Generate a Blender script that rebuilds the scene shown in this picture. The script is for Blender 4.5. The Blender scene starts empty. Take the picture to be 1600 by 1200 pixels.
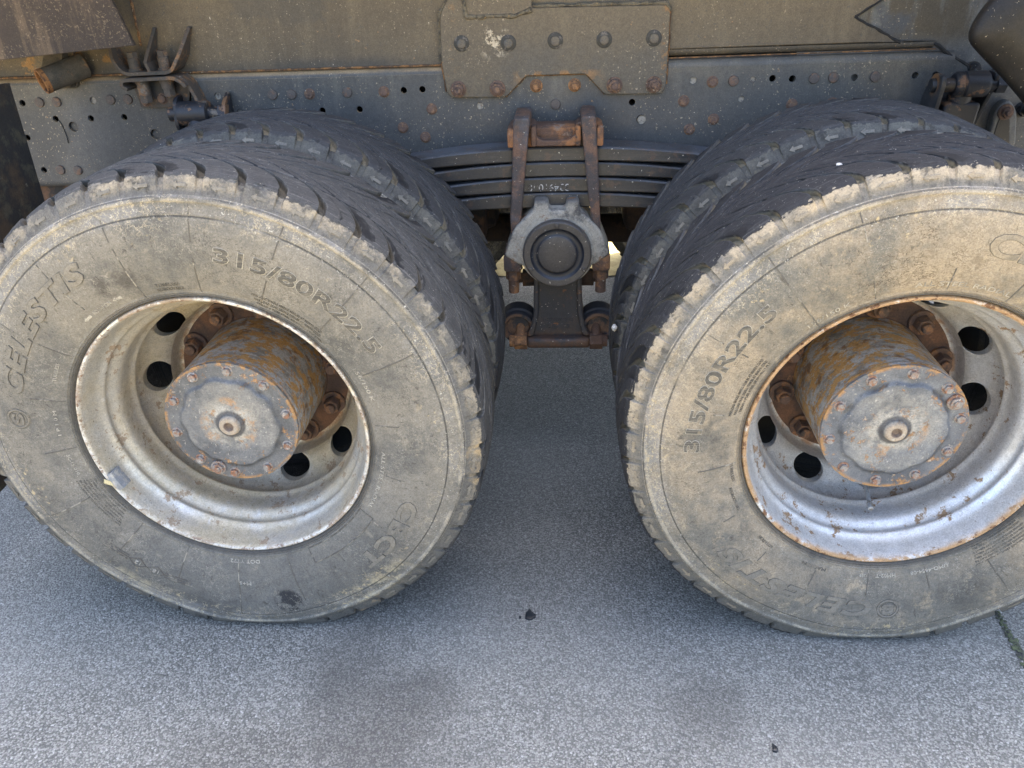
import bpy, bmesh, math, random
import numpy as np
from mathutils import Matrix, Vector
random.seed(7); RNG = np.random.default_rng(11)
sc = bpy.context.scene
col = sc.collection
R_ = math.radians; PI = math.pi; sin = math.sin; cos = math.cos

# ------------------------------------------------------------------ camera
cd = bpy.data.cameras.new('camera'); cam = bpy.data.objects.new('camera', cd); col.objects.link(cam)
cd.sensor_width = 36.0; cd.lens = 1284.205/1600*36.0; cd.clip_start = .02; cd.clip_end = 400
cam.matrix_world = Matrix(((0.997502838, 0.000861719969, 0.0706211383, 0.0332141819),
                           (0.0615672661, 0.479337554, -0.875468435, -1.36971365),
                           (-0.0346057724, 0.877630199, 0.478087517, 0.861839504),
                           (0, 0, 0, 1)))
sc.camera = cam
# ------------------------------------------------------------------ world, sun, exposure
SUN_EL, SUN_AZ = R_(66), R_(8)          # sun stands behind the truck: this side is in its shade
w = bpy.data.worlds.new('World'); sc.world = w; w.use_nodes = True
nt = w.node_tree; nt.nodes.clear()
sky = nt.nodes.new('ShaderNodeTexSky'); sky.sky_type = 'NISHITA'; sky.sun_disc = False
sky.sun_elevation = SUN_EL; sky.sun_rotation = SUN_AZ
sky.air_density = 1.0; sky.dust_density = 4.5; sky.ozone_density = 1.0
bg = nt.nodes.new('ShaderNodeBackground'); bg.inputs[1].default_value = 0.14
wo = nt.nodes.new('ShaderNodeOutputWorld')
nt.links.new(sky.outputs[0], bg.inputs[0]); nt.links.new(bg.outputs[0], wo.inputs[0])
sl = bpy.data.lights.new('sun', 'SUN'); sl.energy = 5.0; sl.angle = R_(.5); sl.color = (1, .88, .70)
so = bpy.data.objects.new('sun', sl); col.objects.link(so)
sd = Vector((sin(SUN_AZ)*cos(SUN_EL), cos(SUN_AZ)*cos(SUN_EL), sin(SUN_EL)))
so.rotation_euler = sd.to_track_quat('Z', 'Y').to_euler(); so.location = (0, 6, 8)
vs = sc.view_settings; vs.view_transform = 'Standard'; vs.look = 'None'; vs.exposure = 2.68; vs.gamma = 1
sc.cycles.max_bounces = 8; sc.cycles.diffuse_bounces = 5

# ------------------------------------------------------------------ material kit
class N:
    def __init__(s, name):
        s.m = bpy.data.materials.new(name); s.m.use_nodes = True; s.t = s.m.node_tree
        s.b = s.t.nodes['Principled BSDF']
    def n(s, t, **k):
        x = s.t.nodes.new(t)
        for a, v in k.items(): setattr(x, a, v)
        return x
    def put(s, sock, v):
        if isinstance(v, (int, float)): sock.default_value = v
        elif isinstance(v, (tuple, list)): sock.default_value = tuple(v) if len(v) == len(sock.default_value) else tuple(v)+(1,)
        else: s.t.links.new(v, sock)
    def math(s, op, a, b=0., c=None, clamp=False):
        x = s.n('ShaderNodeMath', operation=op, use_clamp=clamp); s.put(x.inputs[0], a); s.put(x.inputs[1], b)
        if c is not None: s.put(x.inputs[2], c)
        return x.outputs[0]
    def vmath(s, op, a, b=None, sc=None):
        x = s.n('ShaderNodeVectorMath', operation=op); s.put(x.inputs[0], a)
        if b is not None: s.put(x.inputs[1], b)
        if sc is not None: s.put(x.inputs['Scale'], sc)
        return x.outputs['Value'] if op == 'LENGTH' else x.outputs[0]
    def step(s, v, lo, hi):
        x = s.n('ShaderNodeMapRange', interpolation_type='SMOOTHSTEP'); s.put(x.inputs[0], v)
        s.put(x.inputs[1], lo); s.put(x.inputs[2], hi); return x.outputs[0]
    def mix(s, f, a, b):
        x = s.n('ShaderNodeMix', data_type='RGBA'); s.put(x.inputs[0], f); s.put(x.inputs[6], a); s.put(x.inputs[7], b)
        return x.outputs[2]
    def mixf(s, f, a, b):
        x = s.n('ShaderNodeMix', data_type='FLOAT'); s.put(x.inputs[0], f); s.put(x.inputs[2], a); s.put(x.inputs[3], b)
        return x.outputs[0]
    def coords(s):
        tc = s.n('ShaderNodeTexCoord'); s.obj = tc.outputs['Object']
        oi = s.n('ShaderNodeObjectInfo'); s.rnd = oi.outputs['Random']
        s.sep = s.n('ShaderNodeSeparateXYZ'); s.put(s.sep.inputs[0], s.obj)
        cx = s.n('ShaderNodeCombineXYZ'); s.put(cx.inputs[0], s.sep.outputs[0]); s.put(cx.inputs[2], s.sep.outputs[2])
        s.r = s.vmath('LENGTH', cx.outputs[0]); s.nrm = s.vmath('NORMALIZE', cx.outputs[0])
        off = s.n('ShaderNodeCombineXYZ'); o = s.math('MULTIPLY', s.rnd, 37.)
        for i in range(3): s.put(off.inputs[i], o)
        s.off = off.outputs[0]; s.p = s.vmath('ADD', s.obj, s.off)
    def vec(s, coord):
        if coord == 'obj': return s.p
        if coord[0] == 'st': return s.vmath('ADD', s.vmath('MULTIPLY', s.obj, coord[1:]), s.off)
        if coord[0] == 'polar':                       # no seam: unit circle * a, radius * b, depth * c
            a, b, c = coord[1:]
            sp = s.n('ShaderNodeSeparateXYZ'); s.put(sp.inputs[0], s.nrm)
            cb = s.n('ShaderNodeCombineXYZ'); s.put(cb.inputs[0], s.math('MULTIPLY', sp.outputs[0], a)); s.put(cb.inputs[1], s.math('MULTIPLY', sp.outputs[2], a))
            s.put(cb.inputs[2], s.math('ADD', s.math('MULTIPLY', s.r, b), s.math('MULTIPLY', s.sep.outputs[1], c)))
            return s.vmath('ADD', cb.outputs[0], s.off)
    def noise(s, coord='obj', scale=10., detail=5., rough=.6, dist=0.):
        x = s.n('ShaderNodeTexNoise'); s.put(x.inputs['Vector'], s.vec(coord)); s.put(x.inputs['Scale'], scale)
        s.put(x.inputs['Detail'], detail); s.put(x.inputs['Roughness'], rough); s.put(x.inputs['Distortion'], dist)
        return x.outputs[0]
    def mask(s, mk, jit=None):
        k = mk[0]
        if k == 'r': v = s.r
        elif k in 'xyz': v = s.sep.outputs['xyz'.index(k)]
        elif k == 'attr':
            a = s.n('ShaderNodeAttribute', attribute_name=mk[1]); v = a.outputs['Fac']; mk = mk[1:]
        elif k == 'pt':                              # blob round a point: ('pt',(x,y,z),r0,r1)
            v = s.vmath('LENGTH', s.vmath('SUBTRACT', s.obj, mk[1])); mk = mk[1:]
        elif k == 'up':
            g = s.n('ShaderNodeNewGeometry'); q = s.n('ShaderNodeSeparateXYZ'); s.put(q.inputs[0], g.outputs['Normal']); v = q.outputs[2]
        if len(mk) > 3 and mk[3]:
            v = s.math('ADD', v, s.math('MULTIPLY', s.math('SUBTRACT', s.noise('obj', mk[4] if len(mk) > 4 else 18., 6, .7), .5), mk[3]))
        return s.step(v, mk[1], mk[2])

def mat(name, base, layers=(), rough=.6, metal=0., bump=((60, .15),), bumpd=.002, spec=.5, var=.0, grain=.22):
    """base colour, then layers: dict(c=colour, s=scale, lo, hi, d=detail, co=coordinate, a=alpha, m=[masks], r=roughness, b=relief)"""
    s = N(name); s.coords(); c = base; ro = rough; h = None
    if var:
        f = s.noise('obj', 7., 4, .6); c = s.mix(f, tuple(v*(1-var) for v in base), tuple(v*(1+var) for v in base))
    for L in layers:
        f = None
        if 's' in L:
            f = s.noise(L.get('co', 'obj'), L['s'], L.get('d', 6.), L.get('rg', .65), L.get('dist', 0.))
            if 'ln' in L: f = s.step(s.math('ABSOLUTE', s.math('SUBTRACT', f, .5)), L['ln'], L['ln']*.35)
            else: f = s.step(f, L['lo'], L['hi'])
            if 'gate' in L: f = s.math('MULTIPLY', f, s.step(s.noise('obj', *L['gate'][:1], 4, .6), *L['gate'][1:]))
        for mk in L.get('m', ()):
            v = s.mask(mk); f = v if f is None else s.math('MULTIPLY', f, v)
        fa = s.math('MULTIPLY', f, L.get('a', 1.))
        c = s.mix(fa, c, L['c'])
        if 'r' in L: ro = s.mixf(fa, ro, L['r'])
        if 'mt' in L: metal = s.mixf(fa, metal, L['mt'])
        if 'b' in L:
            x = s.math('MULTIPLY', f, L['b']); h = x if h is None else s.math('ADD', h, x)
    for sc_, st in bump:
        x = s.math('MULTIPLY', s.noise('obj', sc_, 5, .65), st); h = x if h is None else s.math('ADD', h, x)
    if grain:
        gf = s.math('ADD', s.math('MULTIPLY', s.noise('obj', 330., 3, .75), .6), s.math('MULTIPLY', s.noise('obj', 75., 6, .75), .4))
        c = s.vmath('SCALE', c, sc=s.math('ADD', s.math('MULTIPLY', s.step(gf, .36, .64), 2*grain), 1-grain))
    s.put(s.b.inputs['Base Color'], c); s.put(s.b.inputs['Roughness'], ro); s.put(s.b.inputs['Metallic'], metal)
    s.put(s.b.inputs['Specular IOR Level'], spec)
    if h is not None:
        bp = s.n('ShaderNodeBump'); bp.inputs['Strength'].default_value = 1; bp.inputs['Distance'].default_value = bumpd
        s.put(bp.inputs['Height'], h); s.put(s.b.inputs['Normal'], bp.outputs[0])
    return s.m

ORANGE = (.36, .17, .055); RUST = (.15, .065, .03); DKRUST = (.065, .034, .022); TAN = (.34, .27, .175); PALE = (.5, .45, .36)
FL = dict(c=PALE, s=150, lo=.70, hi=.74, d=2)                    # pale specks of dried splashes
TIP = [(('r', .34, .30), 1)]
M = {}
def tyre_mat(name, wall, dust, seed_dust, treadc, tread_l, shd, shl, lip):
    return mat(name, wall, [
        dict(c=(wall[0]*.55, wall[1]*.56, wall[2]*.58), s=7, lo=.5, hi=.68, d=7, a=.75),
        dict(c=dust, s=4.2, lo=.40, hi=.58, d=9, rg=.7, a=seed_dust, m=[('z', -.62, .0, .35, 4)]),
        dict(c=dust, s=6, lo=.5, hi=.66, d=9, rg=.7, a=seed_dust*.6),
        dict(c=(dust[0]*1.25, dust[1]*1.22, dust[2]*1.15), s=22, lo=.56, hi=.66, d=8, rg=.75, a=.55*seed_dust),
        dict(c=(wall[0]*.42, wall[1]*.4, wall[2]*.37), s=1, co=('polar', 26, 46, 0), lo=.58, hi=.66, d=9, rg=.75, a=.75, dist=.5, m=[('r', .36, .375), ('r', .445, .43)]),
        *([dict(c=(.032, .032, .033), s=34, lo=.42, hi=.50, d=9, rg=.75, m=[('pt', (.074, -.028, -.418), .036, .026, .035, 34)]),
           dict(c=(.078, .07, .06), s=1, co=('polar', 14, 70, 0), lo=.36, hi=.54, d=6, a=.8, m=[('pt', (-.150, -.026, .325), .030, .010, .02, 40)]), dict(c=(.078, .07, .06), s=1, co=('polar', 14, 70, 0), lo=.36, hi=.54, d=6, a=.8, m=[('pt', (-.105, -.026, .342), .030, .010, .02, 40)]),
           dict(c=(.40, .335, .215), s=26, lo=.44, hi=.58, d=9, rg=.75, a=.85, m=[('pt', (.285, -.02, -.375), .13, .05, .06, 20), ('r', .425, .455, .03, 14)]), dict(c=(.38, .33, .22), s=26, lo=.46, hi=.6, d=9, rg=.75, a=.8, m=[('pt', (-.27, -.02, -.375), .14, .05, .06, 20), ('r', .43, .46, .03, 14)])]
          if name.endswith('grey') else
          [dict(c=(.085, .062, .042), s=1, co=('polar', 16, 80, 0), ln=.022, d=6, a=.85, dist=.6, gate=(12, .42, .54), m=[('pt', (-.06, -.027, .36), .15, .05)]), dict(c=(.13, .10, .07), s=30, lo=.56, hi=.66, d=8, a=.7, m=[('pt', (.01, -.027, .35), .08, .02)])]),
        dict(c=(wall[0]*.5, wall[1]*.46, wall[2]*.4), s=1, co=('polar', 60, 34, 0), lo=.60, hi=.70, d=6, a=.6, m=[('r', .345, .37), ('r', .46, .43)]),
        dict(c=(wall[0]*.35, wall[1]*.33, wall[2]*.3), s=1, co=('polar', 34, 150, 0), lo=.66, hi=.70, d=7, a=.7, m=[('r', .455, .42)]),
        dict(c=(.235, .225, .21), s=8, lo=.42, hi=.62, a=.65, m=[('r', .445, .462, .02, 30)]),
        dict(c=(.44, .37, .25), s=46, ln=.016, d=5, a=.75, gate=(8, .36, .54), m=[('r', .425, .45, .05, 10), ('r', .512, .50)]),
        dict(c=(.46, .36, .20), s=85, lo=.57, hi=.64, d=7, a=.75, gate=(5, .5, .58), m=[('r', .405, .44, .05, 10), ('r', .512, .50)]),
        dict(c=(wall[0]*.3, wall[1]*.28, wall[2]*.25), s=1, co=('polar', 22, 70, 0), ln=.010, d=5, a=.8, gate=(6, .48, .58), dist=.6, m=[('r', .325, .345), ('r', .445, .425)]),
        dict(c=(wall[0]*.3, wall[1]*.3, wall[2]*.3), a=.75, s=9, lo=.3, hi=.5, m=[('r', .4560, .4575), ('r', .4605, .459)]),
        dict(c=(.37, .325, .245), a=.6, s=16, lo=.44, hi=.58, m=[('r', .4800, .4820), ('r', .4880, .4860)]),
        dict(c=(wall[0]*.35, wall[1]*.35, wall[2]*.35), a=.7, s=11, lo=.35, hi=.5, m=[('r', .4885, .490), ('r', .4925, .491)]),
        dict(c=(.44, .40, .33), s=60, ln=.008, d=4, a=.5, gate=(9, .45, .55)),
        dict(c=(.5, .47, .4), s=190, lo=.64, hi=.68, d=3, a=.7, m=[('r', .44, .46)]),
        dict(c=(wall[0]*.8, wall[1]*.8, wall[2]*.82), m=[('attr', 'shoulder', .35, .6)], a=.8),
        dict(c=shd, s=13, lo=shl, hi=shl+.2, d=9, rg=.75, a=.9, m=[('attr', 'shoulder', .35, .6), ('z', -.38, .1, .3, 5), ('r', .497, .511, .016, 26)]),
        dict(c=(wall[0]*.45, wall[1]*.45, wall[2]*.46), s=38, lo=.55, hi=.66, d=8, a=.8, m=[('attr', 'shoulder', .35, .6)]),
        dict(c=(.46, .33, .17), s=4.5, lo=.6, hi=.68, a=.7*seed_dust, m=[('attr', 'shoulder', .3, .6)]),
        dict(c=treadc, m=[('attr', 'tread', .50, .60, .85, 55)], r=.72),
        dict(c=tread_l, s=1, co=('polar', 9, 90, 330), lo=.5, hi=.72, d=7, a=.85, m=[('attr', 'tread', .5, .8)], r=.7),
        dict(c=(.36, .34, .3), s=260, lo=.69, hi=.72, d=2, a=.8, m=[('attr', 'tread', .5, .8)]),
        dict(c=lip, s=24, lo=.3, hi=.55, a=.75, m=[('attr', 'lip', .2, .8)]),
        dict(c=(.014, .014, .015), m=[('attr', 'cut', .25, .8)]),  # shade inside the narrow cuts, painted as near-black
        dict(c=(.20, .17, .115), s=30, lo=.25, hi=.5, a=.9, m=[('attr', 'groove', .15, .6)]) if not name.endswith('grey') else dict(c=(.075, .066, .05), s=30, lo=.25, hi=.5, m=[('attr', 'groove', .15, .6)]),
        dict(c=(.06, .056, .05), s=1, co=('polar', 10, 10, 0), lo=.3, hi=.32, a=.7, m=[('r', .312, .303)]),
        ], rough=.82, bump=((260, .3), (40, .35), (90, .35)), bumpd=.0019, spec=.26)
M['tyre_l'] = tyre_mat('tyre_rubber_grey', (.122, .117, .105), (.212, .192, .158), .8, (.050, .049, .048), (.125, .118, .108), (.31, .262, .19), .44, (.10, .097, .09))
M['tyre_r'] = tyre_mat('tyre_rubber_dusty', (.142, .134, .115), (.298, .245, .175), .95, (.024, .024, .026), (.072, .070, .070), (.36, .30, .215), .36, (.08, .08, .08))
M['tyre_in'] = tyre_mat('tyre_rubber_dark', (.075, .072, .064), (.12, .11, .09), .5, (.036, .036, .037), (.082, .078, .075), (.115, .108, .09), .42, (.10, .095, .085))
M['letter'] = mat('moulded_letters', (.155, .142, .118), [dict(c=(.215, .188, .145), s=12, lo=.42, hi=.66, a=.8), dict(c=(.07, .065, .06), s=30, lo=.58, hi=.7, a=.6)], rough=.8, bump=((200, .2),))
M['letter_dark'] = mat('moulded_letters_dark', (.075, .069, .058), [dict(c=(.145, .13, .105), s=1, co=('st', 10, 10, 420), lo=.48, hi=.56, d=1, a=.8), dict(c=TAN, s=60, lo=.6, hi=.7, a=.4)], rough=.8)
M['letter_tan'] = mat('moulded_letters_tan', (.27, .222, .155), [dict(c=(.20, .175, .135), s=16, lo=.45, hi=.62)], rough=.85)
M['letter_edge'] = mat('moulded_letter_edge', (.08, .072, .06), [dict(c=(.26, .23, .18), s=40, lo=.5, hi=.62, a=.6)], rough=.8)  # dark letter outlines: corner shade and dirt painted together
M['letter_pale'] = mat('moulded_letter_pale', (.36, .33, .27), [dict(c=(.16, .15, .13), s=40, lo=.5, hi=.62, a=.6)], rough=.8)
M['mould_line'] = mat('mould_line', (.10, .09, .075), [dict(c=(.36, .32, .25), s=26, lo=.52, hi=.6, a=.7)], rough=.8)
def rim_mat(name, base, dust, da, rust, rc, rlo):
    return mat(name, base, [
        dict(c=dust, s=4, lo=.34, hi=.60, d=8, rg=.7, a=da, r=.5, mt=.3),
        dict(c=(.7, .7, .69), s=1, co=('polar', 14, 46, 60), lo=.6, hi=.68, d=7, a=.4),
        dict(c=(.62, .5, .33), s=6, lo=.58, hi=.7, a=.5*da, r=.7),
        dict(c=(.16, .105, .065), s=150, lo=.64, hi=.69, d=3, r=.8, a=.9, gate=(9, .42, .6)),
        dict(c=(.26, .22, .16), s=16, lo=.56, hi=.66, d=9, rg=.78, a=da*.8, r=.8, mt=.1),
        dict(c=(.12, .11, .10), s=30, ln=.006, d=4, a=.5, gate=(12, .52, .6), r=.7),
        dict(c=(.29, .2, .125), s=22, lo=.575, hi=.61, d=8, rg=.75, a=rust, r=.85, m=[('r', .205, .24)]),
        dict(c=(.62, .61, .58), s=26, lo=.35, hi=.6, a=.8, m=[('r', .2895, .2925)], r=.6, mt=0.),
        dict(c=rc, s=17, lo=rlo, hi=rlo+.09, d=9, rg=.8, a=rust, m=[('r', .286, .2915, .006, 60)], r=.9, mt=0.),
        dict(c=(.16, .08, .04), s=70, lo=.56, hi=.6, a=rust, m=[('r', .2875, .2915)], r=.9, mt=0.),
        dict(c=(.27, .145, .07), s=20, lo=.4, hi=.6, a=.9, m=[('r', .2015, .196)], r=.85, mt=0.),
        ], rough=.34, metal=.6, bump=((30, .12), (220, .10)), bumpd=.0012)
M['rim_l'] = rim_mat('wheel_steel_warm', (.58, .56, .51), (.44, .36, .225), .8, .75, (.25, .17, .105), .47)  # warm tone: dust plus bounced light put into the colour
M['rim_r'] = rim_mat('wheel_steel_cool', (.66, .67, .68), (.34, .30, .23), .45, 1., (.38, .24, .125), .38)
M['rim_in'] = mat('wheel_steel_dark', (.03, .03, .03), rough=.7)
M['rust_flange'] = mat('rusty_flange', (.058, .036, .028), [dict(c=(.125, .062, .034), s=14, lo=.45, hi=.62), dict(c=(.22, .115, .055), s=40, lo=.6, hi=.68), dict(c=DKRUST, s=20, lo=.55, hi=.66), dict(c=(.62, .54, .44), s=9, lo=.69, hi=.7, d=2)], rough=.88, bump=((40, .5), (160, .4)))
def drum_mat(name, base, ochre, streak):
    return mat(name, base, [
        dict(c=(.33, .335, .34), s=1, co=('polar', 2.8, 0, 38), lo=.40, hi=.56, d=9, rg=.75, a=.85),
        dict(c=ochre, s=1, co=('polar', 3.4, 0, 46), lo=.485, hi=.54, d=10, rg=.76, r=.9, b=.3),
        dict(c=(.15, .075, .03), s=26, lo=.55, hi=.64, d=7, a=.8, r=.9, b=.3),
        dict(c=(.37, .20, .07), s=1, co=('polar', 14, 0, 70), lo=.58, hi=.64, d=8, a=.9, r=.9),
        dict(c=(.46, .44, .40), s=1, co=('polar', 3.2, 0, 14), lo=.60, hi=.66, d=9, rg=.7, a=streak, dist=.6),
        dict(c=(.32, .16, .06), s=40, lo=.45, hi=.55, m=[('y', .058, .046, .01, 40)], a=.8),
        ], rough=.62, metal=.15, bump=((50, .4), (190, .3)), bumpd=.0012)
M['drum_l'] = drum_mat('hub_drum_rust_a', (.15, .146, .138), (.35, .205, .075), .35)
M['drum_r'] = drum_mat('hub_drum_rust_b', (.145, .134, .118), (.27, .175, .075), 1.)
def cap_mat(name, base, tan, flo):
    return mat(name, base, [
        dict(c=(base[0]*.5, base[1]*.52, base[2]*.56), s=10, lo=.42, hi=.62, a=.75),
        dict(c=tan, s=11, lo=.40, hi=.62, d=8, rg=.72, a=.75, m=[('r', .102, .085, .04, 14)], r=.8),
        dict(c=(.46, .42, .345), s=18, lo=.4, hi=.58, d=9, rg=.75, a=.8, m=[('r', .070, .035, .02, 30)], r=.85),
        dict(c=(.36, .205, .095), s=30, lo=flo, hi=flo+.03, d=9, rg=.78, r=.9, b=.4),
        dict(c=(.07, .07, .075), s=52, ln=.012, d=6, a=.6, gate=(14, .48, .6)),
        dict(c=(.42, .39, .34), s=120, lo=.62, hi=.67, d=4, a=.7),
        dict(c=(.055, .055, .06), a=.85, m=[('r', .0345, .0285, .004, 60), ('r', .0205, .0235)]),
        dict(c=(.36, .29, .215), s=60, lo=.3, hi=.5, d=8, m=[('r', .0222, .0200)]),
        dict(c=(.10, .065, .05), a=.8, m=[('r', .0125, .009)]),
        dict(c=(.05, .052, .056), s=30, lo=.42, hi=.6, a=.75, m=[('r', .096, .101, .006, 40), ('r', .111, .105, .006, 40)]),
        dict(c=(.37, .21, .09), s=42, lo=.47, hi=.54, d=9, rg=.75, m=[('r', .1295, .1375, .008, 60)], r=.9, b=.3),
        dict(c=(.38, .23, .12), s=24, lo=.5, hi=.6, d=9, rg=.75, m=[('r', .034, .044, .012, 40), ('r', .068, .056, .012, 40)], a=.8, r=.9),
        ], rough=.55, metal=.1, bump=((45, .3), (230, .25)), bumpd=.001)
M['cap_l'] = cap_mat('hub_cap_grey_a', (.135, .138, .142), (.27, .255, .225), .575)
M['cap_r'] = cap_mat('hub_cap_grey_b', (.15, .158, .17), (.30, .285, .25), .58)
M['cap_bolt'] = mat('cap_bolt_steel', (.25, .235, .22), [dict(c=(.24, .12, .07), s=70, lo=.45, hi=.6), dict(c=(.55, .5, .45), s=120, lo=.6, hi=.68)], rough=.6, metal=.3)
M['lug'] = mat('lug_nut_rust', (.10, .06, .042), [dict(c=(.21, .10, .045), s=50, lo=.5, hi=.62), dict(c=(.045, .033, .028), s=36, lo=.55, hi=.65)], rough=.85, bump=((90, .5),))
M['bolt'] = mat('rusty_bolt', (.135, .085, .062), [dict(c=(.22, .125, .07), s=90, lo=.5, hi=.62), dict(c=(.07, .045, .035), s=60, lo=.56, hi=.66), FL], rough=.88, bump=((160, .5),))
M['bolt_orange'] = mat('orange_rust_bolt', (.19, .10, .05), [dict(c=(.36, .18, .075), s=60, lo=.5, hi=.6), dict(c=(.09, .05, .03), s=50, lo=.56, hi=.66)], rough=.9, bump=((160, .5),))
M['rivet'] = mat('rivet_head', (.105, .085, .072), [dict(c=(.17, .10, .065), s=60, lo=.5, hi=.62)], rough=.8)
M['pale_plug'] = mat('pale_plug', (.30, .27, .225), [dict(c=(.12, .1, .085), s=80, lo=.52, hi=.62)], rough=.85)
M['bolt_paint'] = mat('painted_bolt', (.125, .102, .074), [dict(c=(.09, .085, .078), s=60, lo=.5, hi=.6)], rough=.7)
M['washer_dark'] = mat('painted_washer', (.045, .041, .034), [dict(c=(.13, .11, .09), s=70, lo=.55, hi=.62)], rough=.7)
SPECK = [dict(c=(.42, .33, .22), s=170, lo=.635, hi=.67, d=3, a=.85, gate=(7, .40, .56)), dict(c=(.30, .17, .08), s=60, lo=.70, hi=.73, d=4, a=.9), dict(c=(.55, .48, .38), s=75, lo=.735, hi=.76, d=3)]
M['rail'] = mat('rail_paint', (.078, .074, .068), [
    dict(c=(.052, .052, .054), s=3, lo=.4, hi=.65, a=.7),
    dict(c=(.16, .145, .12), s=1, co=('st', 22, 22, 2.4), lo=.5, hi=.72, d=7, a=.5, m=[('z', .40, .56)]),
    dict(c=(.17, .145, .105), s=6, lo=.4, hi=.66, a=.5, m=[('z', .47, .56, .05, 6)]),
    dict(c=(.125, .12, .115), s=2.2, lo=.42, hi=.6, a=.6, m=[('x', -1.1, -1.3, .2, 4)]),
    dict(c=(.30, .21, .115), s=8, lo=.25, hi=.5, a=.9, m=[('up', .25, .6), ('x', .1, -.1)]),
    ]+SPECK, rough=.55, bump=((14, .25), (200, .12)), bumpd=.0016)
M['sub'] = mat('subframe_paint', (.125, .096, .060), [
    dict(c=(.092, .072, .048), s=2.5, lo=.42, hi=.62, a=.8),
    dict(c=(.165, .128, .08), s=1, co=('st', 18, 18, 2.), lo=.48, hi=.7, d=7, a=.6),
    dict(c=(.07, .062, .05), s=3, lo=.46, hi=.5, d=6, a=.55, m=[('z', .665, .70, .03, 3), ('x', -.45, -.60, .1, 5)]),
    dict(c=(.055, .05, .043), s=5, lo=.3, hi=.55, a=.7, m=[('z', .612, .586, .014, 8)]),  # lower edge darkened: shade of its down-facing curve painted in
    dict(c=(.085, .08, .075), s=3, lo=.35, hi=.6, a=.8, m=[('x', .75, .95, .15, 5)]),
    dict(c=(.28, .15, .05), s=9, lo=.62, hi=.66, d=8, m=[('x', -.98, -1.12, .2, 8)]),
    dict(c=(.08, .073, .06), s=90, lo=.63, hi=.67, d=3, a=.7),
    ]+SPECK, rough=.66, bump=((12, .3), (150, .18)), bumpd=.002)
M['gusset'] = mat('gusset_paint', (.120, .094, .062), [
    dict(c=(.095, .082, .064), s=5, lo=.42, hi=.62, a=.8, m=[('z', .66, .58, .06, 7)]),
    dict(c=(.15, .118, .075), s=1, co=('st', 20, 20, 3), lo=.5, hi=.7, a=.5),
    dict(c=(.56, .46, .32), s=34, lo=.52, hi=.58, d=8, rg=.75, m=[('pt', (-.155, .838, .632), .052, .018)], b=-.3),
    dict(c=(.28, .145, .055), s=44, lo=.46, hi=.56, d=8, m=[('pt', (0, .838, .56), .13, .06), ('z', .564, .552, .012, 60)]),
    dict(c=(.26, .13, .045), s=60, lo=.5, hi=.6, m=[('x', .255, .271, .01, 60)], a=.8),
    dict(c=(.24, .13, .05), s=50, lo=.55, hi=.62, m=[('x', -.24, -.275, .03, 40)], a=.8),
    ]+SPECK, rough=.65, bump=((18, .3), (120, .3)), bumpd=.002)
M['seam'] = mat('rusty_seam', (.10, .06, .035), [dict(c=(.26, .13, .05), s=50, lo=.45, hi=.58), dict(c=(.45, .36, .24), s=80, lo=.62, hi=.68)], rough=.9, bump=((120, .6),))
M['mudweld'] = mat('muddy_weld', (.15, .125, .085), [dict(c=(.07, .06, .045), s=40, lo=.48, hi=.6), dict(c=(.30, .2, .09), s=60, lo=.6, hi=.68)], rough=.9, bump=((40, .8), (120, .8)), bumpd=.006)
M['leaf'] = mat('spring_leaf', (.036, .033, .031), [
    dict(c=(.075, .063, .052), s=1, co=('st', 3, 40, 40), lo=.45, hi=.65, a=.8),
    dict(c=(.10, .11, .125), s=6, lo=.35, hi=.6, a=.85, m=[('up', .5, .9)], r=.5),  # lighter upward faces: light from above painted into the colour
    dict(c=(.10, .062, .042), s=30, lo=.56, hi=.64, a=.6), FL], rough=.48, bump=((120, .2),))
M['chalk'] = mat('white_marking', (.42, .40, .37), [dict(c=(.045, .04, .036), s=130, lo=.46, hi=.54)], rough=.9)
M['ubolt'] = mat('ubolt_rust', (.063, .050, .045), [dict(c=(.15, .08, .048), s=26, lo=.42, hi=.62, d=7), dict(c=(.085, .09, .1), s=9, lo=.5, hi=.65, a=.7, m=[('x', .0, -.02)]), dict(c=(.25, .13, .07), s=140, lo=.6, hi=.66, a=.7), FL], rough=.75, bump=((70, .4), (220, .3)))
M['clampr'] = mat('clamp_rust', (.10, .056, .036), [dict(c=(.26, .115, .045), s=12, lo=.48, hi=.62), dict(c=(.20, .15, .115), s=22, lo=.56, hi=.66), dict(c=(.04, .033, .03), s=16, lo=.56, hi=.66)], rough=.88, bump=((60, .6),))
M['seat'] = mat('cast_seat', (.075, .068, .062), [dict(c=(.36, .325, .265), s=20, lo=.34, hi=.54, d=9, rg=.75, m=[('z', .278, .256, .02, 40)], a=.95), dict(c=(.22, .11, .05), s=30, lo=.58, hi=.66), FL], rough=.85, bump=((60, .7), (200, .5)))
M['seat_rust'] = mat('cast_seat_rust', (.10, .062, .045), [dict(c=(.24, .12, .055), s=24, lo=.46, hi=.6), dict(c=(.05, .045, .045), s=16, lo=.5, hi=.6, a=.8), dict(c=(.45, .4, .33), s=50, lo=.64, hi=.68)], rough=.88, bump=((70, .7),))
M['tcap'] = mat('trunnion_cap_paint', (.060, .052, .046), [dict(c=(.075, .067, .058), s=20, lo=.5, hi=.64, a=.8), FL], rough=.5, bump=((120, .1),))
M['tcap_d'] = mat('trunnion_cap_recess', (.018, .020, .026), [FL], rough=.45)
M['bracket'] = mat('bracket_paint', (.040, .039, .041), [dict(c=(.075, .055, .042), s=12, lo=.46, hi=.64, a=.8), dict(c=(.16, .075, .035), s=40, lo=.6, hi=.67), dict(c=(.12, .06, .03), s=20, lo=.4, hi=.55, a=.8, m=[('z', -.09, -.13, .02, 20)]), FL], rough=.6, bump=((90, .4),))
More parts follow.
